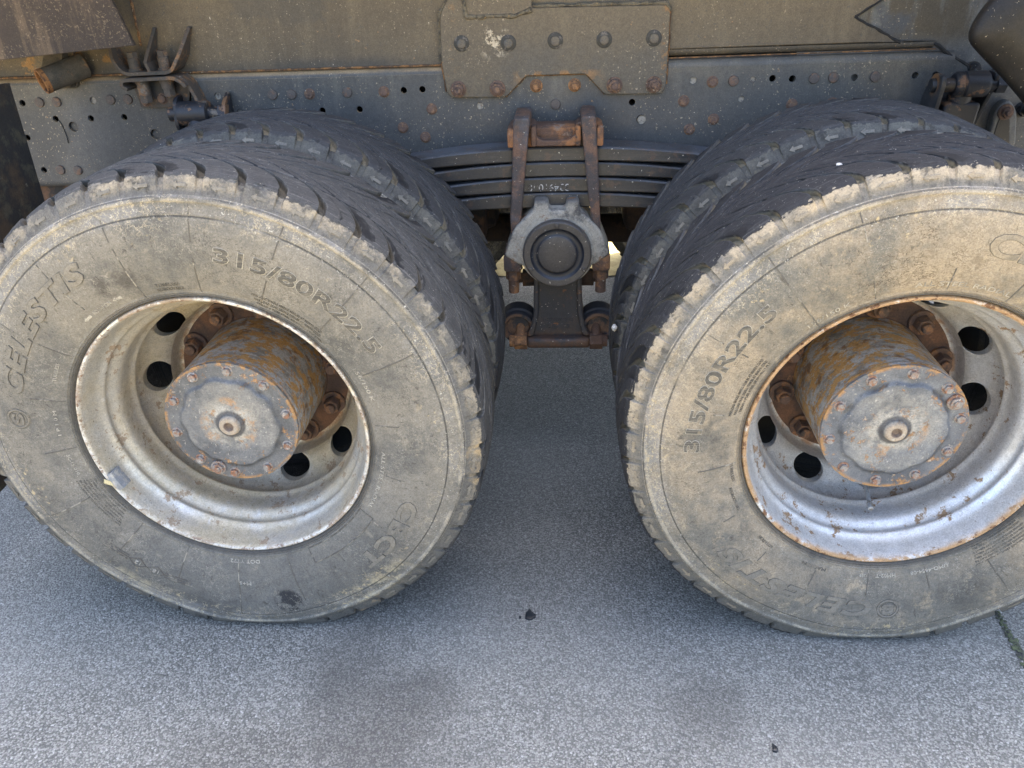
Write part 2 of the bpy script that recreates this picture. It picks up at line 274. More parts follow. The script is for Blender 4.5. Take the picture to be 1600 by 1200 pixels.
M['rod_eye'] = mat('rod_eye', (.028, .028, .031), [dict(c=(.15, .085, .05), s=30, lo=.4, hi=.55, m=[('r', .047, .04)])], rough=.7)
M['black'] = mat('black_steel', (.022, .022, .024), [dict(c=(.06, .045, .035), s=14, lo=.52, hi=.62), FL], rough=.45, bump=((60, .2),))
M['blackrust'] = mat('black_steel_rusty', (.022, .022, .025), [dict(c=(.19, .10, .05), s=22, lo=.54, hi=.60, d=7, b=-.3), dict(c=(.15, .12, .09), s=20, lo=.58, hi=.64)], rough=.5, bump=((70, .3),))
M['arm'] = mat('hanger_arm', (.032, .032, .035), [dict(c=(.25, .12, .045), s=30, lo=.35, hi=.45, d=8, m=[('pt', (.915, .79, .513), .034, .022, .01, 60)]), dict(c=(.075, .068, .06), s=8, lo=.5, hi=.65)], rough=.5)
M['plate_blue'] = mat('frame_plate', (.11, .108, .102), [dict(c=(.088, .07, .046), m=[('z', .565, .63, .05, 8)]), dict(c=(.16, .155, .14), s=1, co=('st', 16, 16, 3), lo=.48, hi=.66), dict(c=(.07, .072, .075), s=7, lo=.5, hi=.65), ]+SPECK, rough=.55, bump=((40, .2),))
M['plastic'] = mat('mudguard_plastic', (.018, .016, .014), [dict(c=(.045, .037, .028), s=4, lo=.42, hi=.68, a=.8, r=.6), dict(c=(.3, .25, .17), s=190, lo=.70, hi=.73, d=2)], rough=.5, spec=.25, bump=((160, .08),))
M['mudrubber'] = mat('muddy_rubber', (.046, .034, .026), [dict(c=(.15, .105, .065), s=1, co=('st', 22, 22, 3.), lo=.47, hi=.66, d=8, a=.8), dict(c=(.24, .18, .115), s=210, lo=.57, hi=.66, d=3, a=.6, gate=(9, .4, .6)), dict(c=(.30, .19, .08), s=6, lo=.62, hi=.7, a=.4)], rough=.9, bump=((120, .5), (20, .3)))
M['flap'] = mat('mossy_flap', (.028, .025, .021), [dict(c=(.075, .065, .042), s=22, lo=.5, hi=.66, d=8), dict(c=(.10, .06, .03), s=6, lo=.5, hi=.66, a=.7), dict(c=(.14, .125, .09), s=34, lo=.66, hi=.72)], rough=.95, bump=((60, .8),))
M['brkt'] = mat('bracket_brown', (.085, .066, .05), [dict(c=(.25, .13, .055), s=26, lo=.51, hi=.62, d=9, rg=.75), dict(c=(.052, .048, .042), s=9, lo=.5, hi=.64), dict(c=(.17, .14, .11), s=30, lo=.6, hi=.66)], rough=.78, bump=((60, .4),))
M['pipe'] = mat('rusty_pipe', (.085, .07, .05), [dict(c=(.20, .11, .05), s=22, lo=.56, hi=.66, d=8), dict(c=(.05, .045, .035), s=20, lo=.5, hi=.62, a=.7)], rough=.9, bump=((60, .7),))
M['piperim'] = mat('rusty_pipe_mouth', (.27, .12, .04), [dict(c=(.10, .05, .025), s=60, lo=.5, hi=.6)], rough=.95, bump=((70, .8),))
M['under'] = mat('underbody_rust', (.055, .034, .022), [dict(c=(.12, .06, .03), s=6, lo=.45, hi=.62), dict(c=(.02, .018, .016), s=9, lo=.5, hi=.6)], rough=.85)
M['dark'] = mat('underbody_dark', (.018, .017, .016), rough=.8)
M['body'] = mat('tipper_paint', (.12, .11, .10), [dict(c=(.2, .18, .15), s=2, lo=.45, hi=.65)], rough=.6)
M['weight'] = mat('balance_weight_lead', (.24, .25, .265), [dict(c=(.38, .36, .32), s=60, lo=.5, hi=.62)], rough=.6, metal=.3)
M['label'] = mat('yellow_scrap', (.55, .47, .27), rough=.8)
M['stem'] = mat('valve_stem_metal', (.36, .37, .38), [dict(c=(.2, .17, .12), s=60, lo=.5, hi=.62)], rough=.5, metal=.4)
M['stone'] = mat('pale_stone', (.62, .60, .56), [dict(c=(.35, .33, .3), s=120, lo=.5, hi=.6)], rough=.8)
M['oil'] = mat('black_oil', (.012, .016, .02), rough=.35)
M['verge_bounce'] = mat('straw_verge_bounce', (.50, .42, .20), [dict(c=(.38, .30, .13), s=20, lo=.4, hi=.6)], rough=.95, bump=((60, .6),))
M['moss'] = mat('moss', (.085, .10, .05), [dict(c=(.04, .04, .035), s=120, lo=.45, hi=.6)], rough=.95, bump=((200, 1.),))

# ------------------------------------------------------------------ mesh kit (world metres; x along the truck, y away from us, z up)
WORLD = {}
def link(name, me, parent=None, loc=(0, 0, 0), mats=None, rot=None):
    o = bpy.data.objects.new(name, me); col.objects.link(o); WORLD[o.name] = Vector(loc)
    if parent is not None:
        o.parent = parent; o.location = Vector(loc)-WORLD[parent.name]
    else: o.location = loc
    if rot: o.rotation_euler = rot
    if me is not None and mats is not None and len(me.materials) == 0:
        for m in (mats if isinstance(mats, (list, tuple)) else [mats]): me.materials.append(M[m])
    return o
def pym(name, v, f, smooth=True, angle=40):
    me = bpy.data.meshes.new(name); me.from_pydata([tuple(p) for p in v], [], [tuple(q) for q in f]); me.update()
    shade(me, smooth, angle); return me
def shade(me, smooth=True, angle=40):
    me.polygons.foreach_set('use_smooth', [smooth]*len(me.polygons))
    if smooth: me.set_sharp_from_angle(angle=R_(angle))
    me.update()
def grid(V, cu=False, cv=False):
    """V[nu][nv][3] -> verts, quads"""
    nu, nv = V.shape[:2]; idx = np.arange(nu*nv).reshape(nu, nv)
    a = idx if cu else idx[:-1]; b = np.roll(idx, -1, 0) if cu else idx[1:]
    if cv: a2, b2 = np.roll(a, -1, 1), np.roll(b, -1, 1)
    else: a2, b2 = a[:, 1:], b[:, 1:]; a, b = a[:, :-1], b[:, :-1]
    return V.reshape(-1, 3), np.stack([a, b, b2, a2], -1).reshape(-1, 4)
def lathe(name, prof, n=128, angle=35):
    """prof: (r, y) round the y axis"""
    P = np.array(prof, float); th = np.linspace(0, 2*PI, n, endpoint=False)
    V = np.zeros((n, len(P), 3)); V[..., 0] = np.cos(th)[:, None]*P[None, :, 0]; V[..., 2] = np.sin(th)[:, None]*P[None, :, 0]; V[..., 1] = P[None, :, 1]
    v, f = grid(V, cu=True); return pym(name, v, f, True, angle)
def join(name, parts, smooth=True, angle=40):
    v, f, o = [], [], 0
    for a, b in parts:
        v += [tuple(p) for p in a]; f += [tuple(int(i)+o for i in q) for q in b]; o = len(v)
    return pym(name, v, f, smooth, angle)
def vf(me, M4=None):
    a = np.empty(len(me.vertices)*3); me.vertices.foreach_get('co', a); a = a.reshape(-1, 3)
    if M4 is not None: a = np.array([M4 @ Vector(p) for p in a])
    return a, [tuple(p.vertices) for p in me.polygons]
def box(c, s, bev=.003, seg=2, rot=None):
    bm = bmesh.new(); bmesh.ops.create_cube(bm, size=1.)
    for v in bm.verts: v.co = Vector((v.co.x*s[0], v.co.y*s[1], v.co.z*s[2]))
    if bev: bmesh.ops.bevel(bm, geom=list(bm.edges), offset=bev, segments=seg, affect='EDGES', profile=.5)
    Mx = Matrix.Translation(c) @ (rot.to_matrix().to_4x4() if rot else Matrix())
    v = [tuple(Mx @ q.co) for q in bm.verts]; bm.verts.index_update(); f = [tuple(q.index for q in p.verts) for p in bm.faces]; bm.free()
    return v, f
def cyl(p0, p1, r0, r1=None, n=24, rings=None):
    """solid of revolution between two points; rings = [(t, r)]"""
    p0, p1 = Vector(p0), Vector(p1); r1 = r0 if r1 is None else r1; d = (p1-p0); q = d.to_track_quat('Z', 'Y')
    rs = rings or [(0, 0), (0, r0*.93), (.02, r0), (.98, r1), (1, r1*.93), (1, 0)]
    V = np.zeros((len(rs), n, 3))
    for i, (t, r) in enumerate(rs):
        for k in range(n):
            a = 2*PI*k/n; V[i, k] = p0+d*t+q @ Vector((r*cos(a), r*sin(a), 0))
    v, f = grid(V, cv=True); return v, f[:, ::-1]
def plate(outline, y0, y1, holes=(), bev=.0015, plane='xz', bres=2):
    """thick plate from a 2D outline [(x,z)], round holes [(x,z,r)]"""
    cu = bpy.data.curves.new('c', 'CURVE'); cu.dimensions = '2D'; cu.fill_mode = 'BOTH'; cu.extrude = max((y1-y0)/2-bev, .0001)
    cu.bevel_depth = bev; cu.bevel_resolution = bres; cu.offset = -bev
    def add(pts):
        s = cu.splines.new('POLY'); s.points.add(len(pts)-1)
        for p, q in zip(s.points, pts): p.co = (q[0], q[1], 0, 1)
        s.use_cyclic_u = True
    add(outline)
    for hx, hz, hr in holes: add([(hx+hr*cos(a), hz+hr*sin(a)) for a in np.linspace(0, 2*PI, 20, endpoint=False)])
    o = bpy.data.objects.new('c', cu); col.objects.link(o); dg = bpy.context.evaluated_depsgraph_get()
    me = o.evaluated_get(dg).to_mesh(); a = np.empty(len(me.vertices)*3); me.vertices.foreach_get('co', a); a = a.reshape(-1, 3).copy()
    f = [tuple(p.vertices) for p in me.polygons]; bpy.data.objects.remove(o); bpy.data.curves.remove(cu)
    ym = (y0+y1)/2
    if plane == 'xz': v = np.stack([a[:, 0], ym-a[:, 2], a[:, 1]], 1)
    elif plane == 'yz': v = np.stack([ym+a[:, 2], a[:, 0], a[:, 1]], 1)     # outline (y,z), y0..y1 along x
    return v, f
def rnd_poly(pts, r=.01, n=4):
    out = []; m = len(pts)
    for i in range(m):
        p, a, b = Vector(pts[i]), Vector(pts[i-1]), Vector(pts[(i+1) % m])
        rr = pts[i][2] if len(pts[i]) > 2 else r
        p = Vector(pts[i][:2]); a = Vector(pts[i-1][:2]); b = Vector(pts[(i+1) % m][:2])
        da, db = (a-p), (b-p); k = min(rr, da.length*.45, db.length*.45); s, e = p+da.normalized()*k, p+db.normalized()*k
        for j in range(n+1):
            t = j/n; q = s*(1-t)**2+p*2*t*(1-t)+e*t*t; out.append((q.x, q.y))
    return out
def text_flat(s, shear=0., off=0., res=3, sp=1.):
    cu = bpy.data.curves.new('t', 'FONT'); cu.body = s; cu.size = 1.; cu.shear = shear; cu.offset = off; cu.extrude = .5; cu.resolution_u = res
    cu.align_x = 'LEFT'; cu.space_character = sp
    o = bpy.data.objects.new('t', cu); col.objects.link(o); dg = bpy.context.evaluated_depsgraph_get()
    me = o.evaluated_get(dg).to_mesh(); a = np.empty(len(me.vertices)*3); me.vertices.foreach_get('co', a); a = a.reshape(-1, 3).copy()
    f = [tuple(p.vertices) for p in me.polygons]; bpy.data.objects.remove(o); bpy.data.curves.remove(cu)
    return a, f
def bolt_mesh(name, r, h, wr=0, wh=0, sr=0, sh=0, flange=0, dome=.0):
    """hex head facing -y, base on y = 0"""
    parts = []; y = 0.
    def ring(n, prof, ph=0.):
        V = np.zeros((len(prof), n, 3))
        for i, (rr, yy) in enumerate(prof):
            for k in range(n): V[i, k] = (rr*cos(2*PI*k/n+ph), -yy, rr*sin(2*PI*k/n+ph))
        v, f = grid(V, cv=True); parts.append((v, f))
    if wr: ring(24, [(wr, 0), (wr, wh*.8), (wr*.96, wh), (0, wh)]); y = wh
    if flange: ring(20, [(flange, y), (flange, y+h*.12), (r*.95, y+h*.3), (0, y+h*.3)])
    ring(6, [(r, y), (r, y+h*.86), (r*.9, y+h), (0, y+h+dome)], .3)
    if sr: ring(14, [(sr, y+h*.9), (sr, y+h+sh*.85), (sr*.8, y+h+sh), (0, y+h+sh)])
    return join(name, parts, True, 30)
def disc_mesh(name, r, h, n=22):
    prof = [(r, 0), (r, h*.5), (r*.92, h*.85), (r*.6, h), (0, h)]
    V = np.zeros((len(prof), n, 3))
    for i, (rr, yy) in enumerate(prof):
        for k in range(n): V[i, k] = (rr*cos(2*PI*k/n), -yy, rr*sin(2*PI*k/n))
    v, f = grid(V, cv=True); return pym(name, v, f, True, 50)

# ------------------------------------------------------------------ the setting: ground
def ground_mat():
    s = N('asphalt'); s.coords()
    vo = s.n('ShaderNodeTexVoronoi', feature='F1'); gn = s.n('ShaderNodeTexNoise'); s.put(gn.inputs['Vector'], s.obj); s.put(gn.inputs['Scale'], 160.); s.put(gn.inputs['Detail'], 3.)
    wv = s.vmath('ADD', s.obj, s.vmath('SCALE', gn.outputs[1], sc=.002)); s.put(vo.inputs['Vector'], wv); s.put(vo.inputs['Scale'], 270.)
    rc = s.n('ShaderNodeSeparateColor'); s.put(rc.inputs[0], vo.outputs['Color'])
    vo2 = s.n('ShaderNodeTexVoronoi', feature='F1'); s.put(vo2.inputs['Vector'], wv); s.put(vo2.inputs['Scale'], 170.)
    rc2 = s.n('ShaderNodeSeparateColor'); s.put(rc2.inputs[0], vo2.outputs['Color'])
    c = s.mix(s.step(rc.outputs[0], .05, 1.), (.085, .084, .076), (.325, .322, .292))
    c = s.mix(s.math('MULTIPLY', s.step(rc2.outputs[1], .86, .93), s.math('MULTIPLY', s.step(vo2.outputs['Distance'], .42, .25), .55)), c, (.52, .515, .47))
    c = s.mix(s.math('MULTIPLY', s.step(vo.outputs['Distance'], .45, .8), .75), c, (.035, .036, .04))
    c = s.mix(s.math('MULTIPLY', s.step(rc.outputs[1], .965, .985), .8), c, (.48, .47, .45))
    big = s.noise('obj', 1.7, 5, .6); c = s.mix(s.step(big, .3, .7), c, s.mix(.28, c, (.275, .275, .258)))
    fine = s.noise('obj', 900., 2, .7); c = s.mix(s.math('MULTIPLY', s.step(fine, .42, .72), .45), c, (.40, .395, .36))
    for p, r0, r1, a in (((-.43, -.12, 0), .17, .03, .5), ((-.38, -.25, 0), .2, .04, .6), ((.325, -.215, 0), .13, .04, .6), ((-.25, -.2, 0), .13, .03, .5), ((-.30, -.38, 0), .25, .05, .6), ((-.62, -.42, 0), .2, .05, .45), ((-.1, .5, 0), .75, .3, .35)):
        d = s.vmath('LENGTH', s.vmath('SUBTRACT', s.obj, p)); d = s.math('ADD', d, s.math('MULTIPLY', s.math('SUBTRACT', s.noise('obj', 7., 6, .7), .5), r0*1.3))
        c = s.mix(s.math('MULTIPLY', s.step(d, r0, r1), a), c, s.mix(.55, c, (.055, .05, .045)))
    s.put(s.b.inputs['Base Color'], c); s.put(s.b.inputs['Roughness'], .82); s.put(s.b.inputs['Specular IOR Level'], .4)
    h = s.math('ADD', s.math('MULTIPLY', vo.outputs['Distance'], -1.), s.math('ADD', s.math('MULTIPLY', rc.outputs[2], .5), s.math('MULTIPLY', fine, .5)))
    bp = s.n('ShaderNodeBump'); bp.inputs['Strength'].default_value = .9; bp.inputs['Distance'].default_value = .0034; s.put(bp.inputs['Height'], h); s.put(s.b.inputs['Normal'], bp.outputs[0])
    return s.m
M['ground'] = ground_mat()
GZ = lambda x: -.5097-.00694*x
xs = np.concatenate([[-90, -20, -5], np.linspace(-2, 2, 9), [5, 20, 90]]); ys = np.concatenate([[-90, -20, -5], np.linspace(-2, 4, 9), [8, 20, 90]])
V = np.zeros((len(xs), len(ys), 3)); V[..., 0] = xs[:, None]; V[..., 1] = ys[None, :]; V[..., 2] = -.00694*xs[:, None]*(np.abs(xs[:, None]) < 6)
v, f = grid(V); g = link('asphalt_ground', pym('asphalt_ground', v, f), None, (0, 0, -.5097), 'ground'); g['kind'] = 'structure'

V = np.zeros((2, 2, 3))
for ya, yb in ((2.165, 14.), (-14., -2.0)):  # far verge; the unseen near sheet is added to bounce warm light
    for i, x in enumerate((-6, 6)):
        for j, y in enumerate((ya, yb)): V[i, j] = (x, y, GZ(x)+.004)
    v, f = grid(V); g = link('verge_bounce_sheet', pym('verge_bounce_sheet', v, f), None, (0, 0, 0), 'verge_bounce'); g['kind'] = 'structure'
def top(o, label, cat, group=None):
    o['label'] = label; o['category'] = cat
    if group: o['group'] = group
    return o
# ------------------------------------------------------------------ the truck
truck = link('truck', None, None, (0, 1.27, -.51))
top(truck, 'dirty grey tipper truck, its two rear axles with twin tyres on the asphalt', 'truck')

# ---- tyres
NP, DP = 46, 2*PI/46
PH = R_(83.0)
yc = .127
def shift(y):
    yy = np.minimum(y, 2*yc-y)
    return np.radians(np.interp(yy, [-.05, 0, .02, .035, .05, .065, .08, .1, .127], [0, 0, .3, 1.1, 2.5, 4.8, 7.8, 11.6, 16.5]))
side = [(.284, .030), (.288, .012), (.2935, .004), (.2995, .0005), (.3010, -.003), (.3030, -.0075), (.3050, -.0062), (.3070, -.0090), (.3090, -.0078), (.3110, -.0105), (.3130, -.0098), (.318, -.0128), (.328, -.0163), (.342, -.0205),
        (.358, -.0245), (.376, -.0278), (.394, -.0297), (.412, -.0302), (.43, -.0292), (.446, -.0268), (.4555, -.0247), (.4575, -.0242), (.4590, -.0228), (.4605, -.0232), (.463, -.0225), (.472, -.0197), (.4800, -.0168), (.4815, -.0172), (.4830, -.0185), (.4850, -.0187), (.4865, -.0176), (.4885, -.0178), (.4900, -.0165), (.4915, -.0142)]
shoul = [(.495, -.0118), (.5, -.0092), (.505, -.0068), (.51, -.0046), (.515, -.0025), (.519, -.0006), (.5225, .0012), (.5250, .0034), (.5268, .0062)]
ty = [.0095, .014, .019, .025, .031, .037, .043, .049, .055, .061, .066, .0705, .0745, .0760, .0775, .0790, .0805, .082, .086, .091, .097, .103, .109, .115, .1205, .1235, .1248]
tread = [(.5280+.0072*math.sqrt(max(0, 1-((y-yc)/.121)**2)), y) for y in ty]
half = side+shoul+tread
prof = half+[(r, 2*yc-y) for r, y in reversed(half)]
prof = np.array(prof); nS, nSh, nT = len(side), len(shoul), len(tread)
nP = len(prof); tang = np.gradient(prof, axis=0); tl = np.hypot(tang[:, 0], tang[:, 1]); nor = np.stack([-tang[:, 1]/tl, tang[:, 0]/tl], 1)   # outward (r,y)
nor = np.where(((prof[:, :1]-.42)*nor[:, :1]+(prof[:, 1:]-yc)*nor[:, 1:]) < 0, -nor, nor)
k = np.arange(nP); kk = np.minimum(k, nP-1-k)
is_sh = ((kk >= nS) & (kk < nS+nSh)).astype(float); is_tr = (kk >= nS+nSh).astype(float)
is_tr_soft = np.interp(kk, [nS+nSh-8, nS+nSh+1], [0, 1])
ul = np.array([0, .03, .052, .064, .076, .088, .098, .108, .125, .17, .24, .32, .40, .47, .4999])
ul = np.concatenate([-ul[::-1][:-1], ul])[1:]            # one pitch
U = (np.arange(NP)[:, None]+ul[None, :]).reshape(-1); nU = len(U)
yy = prof[:, 1]; yh = np.minimum(yy, 2*yc-yy)
hw = np.interp(yh, [-.02, 0, .03, .06, .072, .085, .115, .127], [.066, .090, .100, .092, .062, .048, .042, .0])
dep = np.interp(yh, [-.012, -.004, .004, .05, .07, .085, .115, .122], [.0005, .005, .0125, .017, .012, .008, .007, 0])*((is_sh+is_tr) > 0)
up = ul[None, :]
Ufr = np.tile(ul, NP)
def sst(x): x = np.clip(x, 0, 1); return x*x*(3-2*x)
gro = sst((hw[None, :]+.014-np.abs(Ufr)[:, None])/.024)*(hw[None, :] > .005)
D = gro*dep[None, :]
# zigzag grooves round the tyre (near each shoulder and on the centre line) and short sipes
for y0, dd, lo, hi in ((.0775, .0055, -1, 1), (2*yc-.0775, .0055, -1, 1), (yc, .004, -1, 1)):
    g2 = np.exp(-((yy-y0)/.0017)**2)*is_tr; D = np.maximum(D, (g2*dd)[None, :]*np.ones((nU, 1)))
sip = np.exp(-((np.abs(Ufr)-.4)/.025)**2)[:, None]*(((yh > .082) & (yh < .12))*is_tr)[None, :]*.003
D = np.maximum(D, sip)
# wear: uneven blocks, chipped shoulder edges
blk = RNG.normal(0, .0009, (NP, 1)); bw = np.repeat(blk, len(ul), 0)*(is_tr+is_sh*.6)[None, :]
chip = np.abs(RNG.normal(0, 1, (nU, nP))); chip = (chip+np.roll(chip, 1, 0)+np.roll(chip, 2, 0))/3
edge = np.interp(kk, [nS+nSh-5, nS+nSh-2, nS+nSh, nS+nSh+2], [0, 1, 1, 0])
fr = np.mod(Ufr, 1.); sawt = (fr*.0026*(gro.max(1) < .5))[:, None]*(np.interp(yh, [-.004, .01, .06, .085], [.35, 1, 1, .15])*(is_sh+is_tr))[None, :]*RNG.uniform(.5, 1.3, (NP, 1)).repeat(len(ul), 0)
D = D+sawt+bw+np.clip(chip-1.05, 0, 1)*.006*edge[None, :]+RNG.normal(0, .00025, (nU, nP))*(is_sh+is_tr)[None, :]
TH = PH+U[:, None]*DP+shift(yy)[None, :]*(is_tr)[None, :]
rr = prof[None, :, 0]+nor[None, :, 0]*-D; yv = prof[None, :, 1]+nor[None, :, 1]*-D
def squash(P):
    """the tyre sits on the ground: flatten the contact patch, let the wall bulge above it"""
    P = np.asarray(P, float).copy(); z = P[:, 2]; zc = -.505
    t = np.clip((-.40-z)/.105, 0, 1)*np.exp(-(P[:, 0]/.16)**2)
    P[:, 1] += np.where(P[:, 1] < yc, -1, 1)*.010*np.sin(np.clip(t, 0, 1)*PI*.8)*(np.hypot(P[:, 0], z) > .36)
    lim = zc; over = z < lim+.006
    P[:, 2] = np.where(over, lim+.006*np.exp(np.clip((z-lim-.006)/.006, -8, 0))-.0005, z); return P
V = np.stack([rr*np.cos(TH), yv, rr*np.sin(TH)], -1); vt, ft = grid(V, cu=True); vt = squash(vt)
tyre_me = pym('tyre', vt, ft[:, ::-1], True, 55)
def attr(me, nm, arr):
    a = me.attributes.new(nm, 'FLOAT', 'POINT'); a.data.foreach_set('value', np.ascontiguousarray(arr, np.float32).reshape(-1))
tr_attr = is_tr_soft[None, :]*np.ones((nU, 1))-np.clip(chip-1.0, 0, 1)*.8*edge[None, :]
attr(tyre_me, 'tread', tr_attr); attr(tyre_me, 'shoulder', is_sh[None, :]*np.ones((nU, 1))); attr(tyre_me, 'groove', np.clip(gro*np.clip((dep-.008)/.006, 0, 1)[None, :], 0, 1))
attr(tyre_me, 'cut', np.clip(np.maximum(gro*np.clip((.013-dep)/.004, 0, 1)[None, :]*(dep > .003)[None, :], D/.004*(D > .0022)*(gro < .1))*is_tr[None, :], 0, 1)); attr(tyre_me, 'lip', np.clip(np.exp(-((np.abs(Ufr)[:, None]-hw[None, :]-.016)/.016)**2)*(is_tr)[None, :]*np.clip((dep-.007)/.006, 0, 1)[None, :], 0, 1))
tyre_me_r = tyre_me.copy(); tyre_me_i = tyre_me.copy()
# ---- marks moulded on the tyre wall
pr_r = np.array([p[0] for p in side+shoul]); pr_y = np.array([p[1] for p in side+shoul])
class Wall:
    def __init__(s): s.v, s.f, s.mi, s.mats = [], [], [], []
    def add(s, V3, F, m):
        if m not in s.mats: s.mats.append(m)
        o = len(s.v); s.v += [tuple(p) for p in V3]; s.f += [tuple(i+o for i in q) for q in F]; s.mi += [s.mats.index(m)]*len(F)
    def wrap(s, a, b, h, thc, rc):
        r = rc+b; th = thc-a/rc; y = np.interp(r, pr_r, pr_y)-h
        return np.stack([r*np.cos(th), y, r*np.sin(th)], -1)
    def text(s, t, th0, th1, rc, hgt, m, h=.0016, shear=0., off=0., edge=None, edgew=.02, flip=False, sp=1.):
        for (mm, of, hh) in ([(edge, off+edgew, h*.45)] if edge else [])+[(m, off, h)]:
            a, f = text_flat(t, shear, of, 3, sp); b0, f0 = (a, f) if of == 0 else text_flat(t, shear, 0., 3, sp)
            x0, x1 = b0[:, 0].min(), b0[:, 0].max(); y0, y1 = b0[:, 1].min(), b0[:, 1].max()
            wd = abs(R_(th0-th1))*rc; X = ((a[:, 0]-x0)/(x1-x0)-.5)*wd; Y = ((a[:, 1]-y0)/(y1-y0)-.5)*hgt
            H = np.where(a[:, 2] > 0, hh, -.001)
            if flip: X, Y = -X, -Y
            s.add(s.wrap(X, Y, H, R_((th0+th1)/2), rc), f, mm)
    def poly(s, pts, thc, rc, m, h=.0012, bev=.0004):
        v, f = plate(pts, -.0005, .0005, bev=.0002, bres=1)
        s.add(s.wrap(v[:, 0], v[:, 2], np.where(v[:, 1] < 0, h, -.001), R_(thc), rc), f, m)
    def path(s, pts, thc, rc, m, wd=.0014, h=.0011, closed=True):
        P = []; q = pts+[pts[0]] if closed else pts
        for a, b in zip(q[:-1], q[1:]):
            a, b = Vector(a), Vector(b); k_ = max(1, int((b-a).length/.006)); P += [a+(b-a)*j/k_ for j in range(k_)]
        if not closed: P.append(Vector(pts[-1]))
        n = len(P); V3 = np.zeros((n, 4, 3))
        for i in range(n):
            d = (P[(i+1) % n]-P[i-1]) if closed else (P[min(n-1, i+1)]-P[max(0, i-1)])
            d = d.normalized(); nn = Vector((-d.y, d.x))
            for j, (o, hh) in enumerate(((-wd, -.0005), (-wd/2, h), (wd/2, h), (wd, -.0005))): V3[i, j] = (*(P[i]+nn*o), hh)
        W3 = s.wrap(V3[..., 0].ravel(), V3[..., 1].ravel(), V3[..., 2].ravel(), R_(thc), rc).reshape(n, 4, 3); v, f = grid(W3, cu=closed); s.add(v, f, m)
    def line(s, th, r0, r1, m, wd=.0016, h=.0011):
        n = max(2, int((r1-r0)/.012)); pts = [(-wd/2, r0-(r0+r1)/2)]
        r = np.linspace(r0, r1, n); V3 = np.zeros((n, 4, 3)); th = R_(th)
        jit = np.cumsum(RNG.normal(0, .0002, n))
        for j, (o, hh) in enumerate(((-wd, -.0005), (-wd/2, h), (wd/2, h), (wd, -.0005))):
            t = th-(o+jit)/r; V3[:, j, 0] = r*np.cos(t); V3[:, j, 2] = r*np.sin(t); V3[:, j, 1] = np.interp(r, pr_r, pr_y)-hh
        v, f = grid(V3); s.add(v, f, m)
    def arc(s, th0, th1, r, m, wd=.0016, h=.0011):
        n = max(3, int(abs(th0-th1)/1.5)); t = np.radians(np.linspace(th0, th1, n)); V3 = np.zeros((n, 4, 3))
        for j, (o, hh) in enumerate(((-wd, -.0005), (-wd/2, h), (wd/2, h), (wd, -.0005))):
            V3[:, j, 0] = (r+o)*np.cos(t); V3[:, j, 2] = (r+o)*np.sin(t); V3[:, j, 1] = np.interp(r+o, pr_r, pr_y)-hh
        v, f = grid(V3); s.add(v, f, m)
    def ring(s, th, rc, R0, R1, m, h=.0016):
        pts = [(R0, 0)]; n = 30; V3 = []
        for a in np.linspace(0, 2*PI, n, endpoint=False):
            for (q, hh) in ((R0, -.0005), (R0-.0012, h), (R1+.0012, h), (R1, -.0005)): V3.append((q*cos(a), q*sin(a), hh))
        V3 = np.array(V3); W = s.wrap(V3[:, 0], V3[:, 1], V3[:, 2], R_(th), rc).reshape(n, 4, 3); v, f = grid(W, cu=True); s.add(v, f, m)
    def build(s, name):
        me = pym(name, squash(np.array(s.v)), s.f, False); me.polygons.foreach_set('material_index', s.mi)
        for m in s.mats: me.materials.append(M[m])
        return me
def brand_logo(W, th, edge):
    W.ring(th, .402, .0225, .0175, 'letter', .0015); W.ring(th, .402, .0232, .0222, edge, .0009); W.ring(th, .402, .0178, .0168, edge, .0009)
    W.text('S', th+1.5, th-1.5, .402, .021, 'letter', .0018, off=.03, edge=edge, edgew=.03)
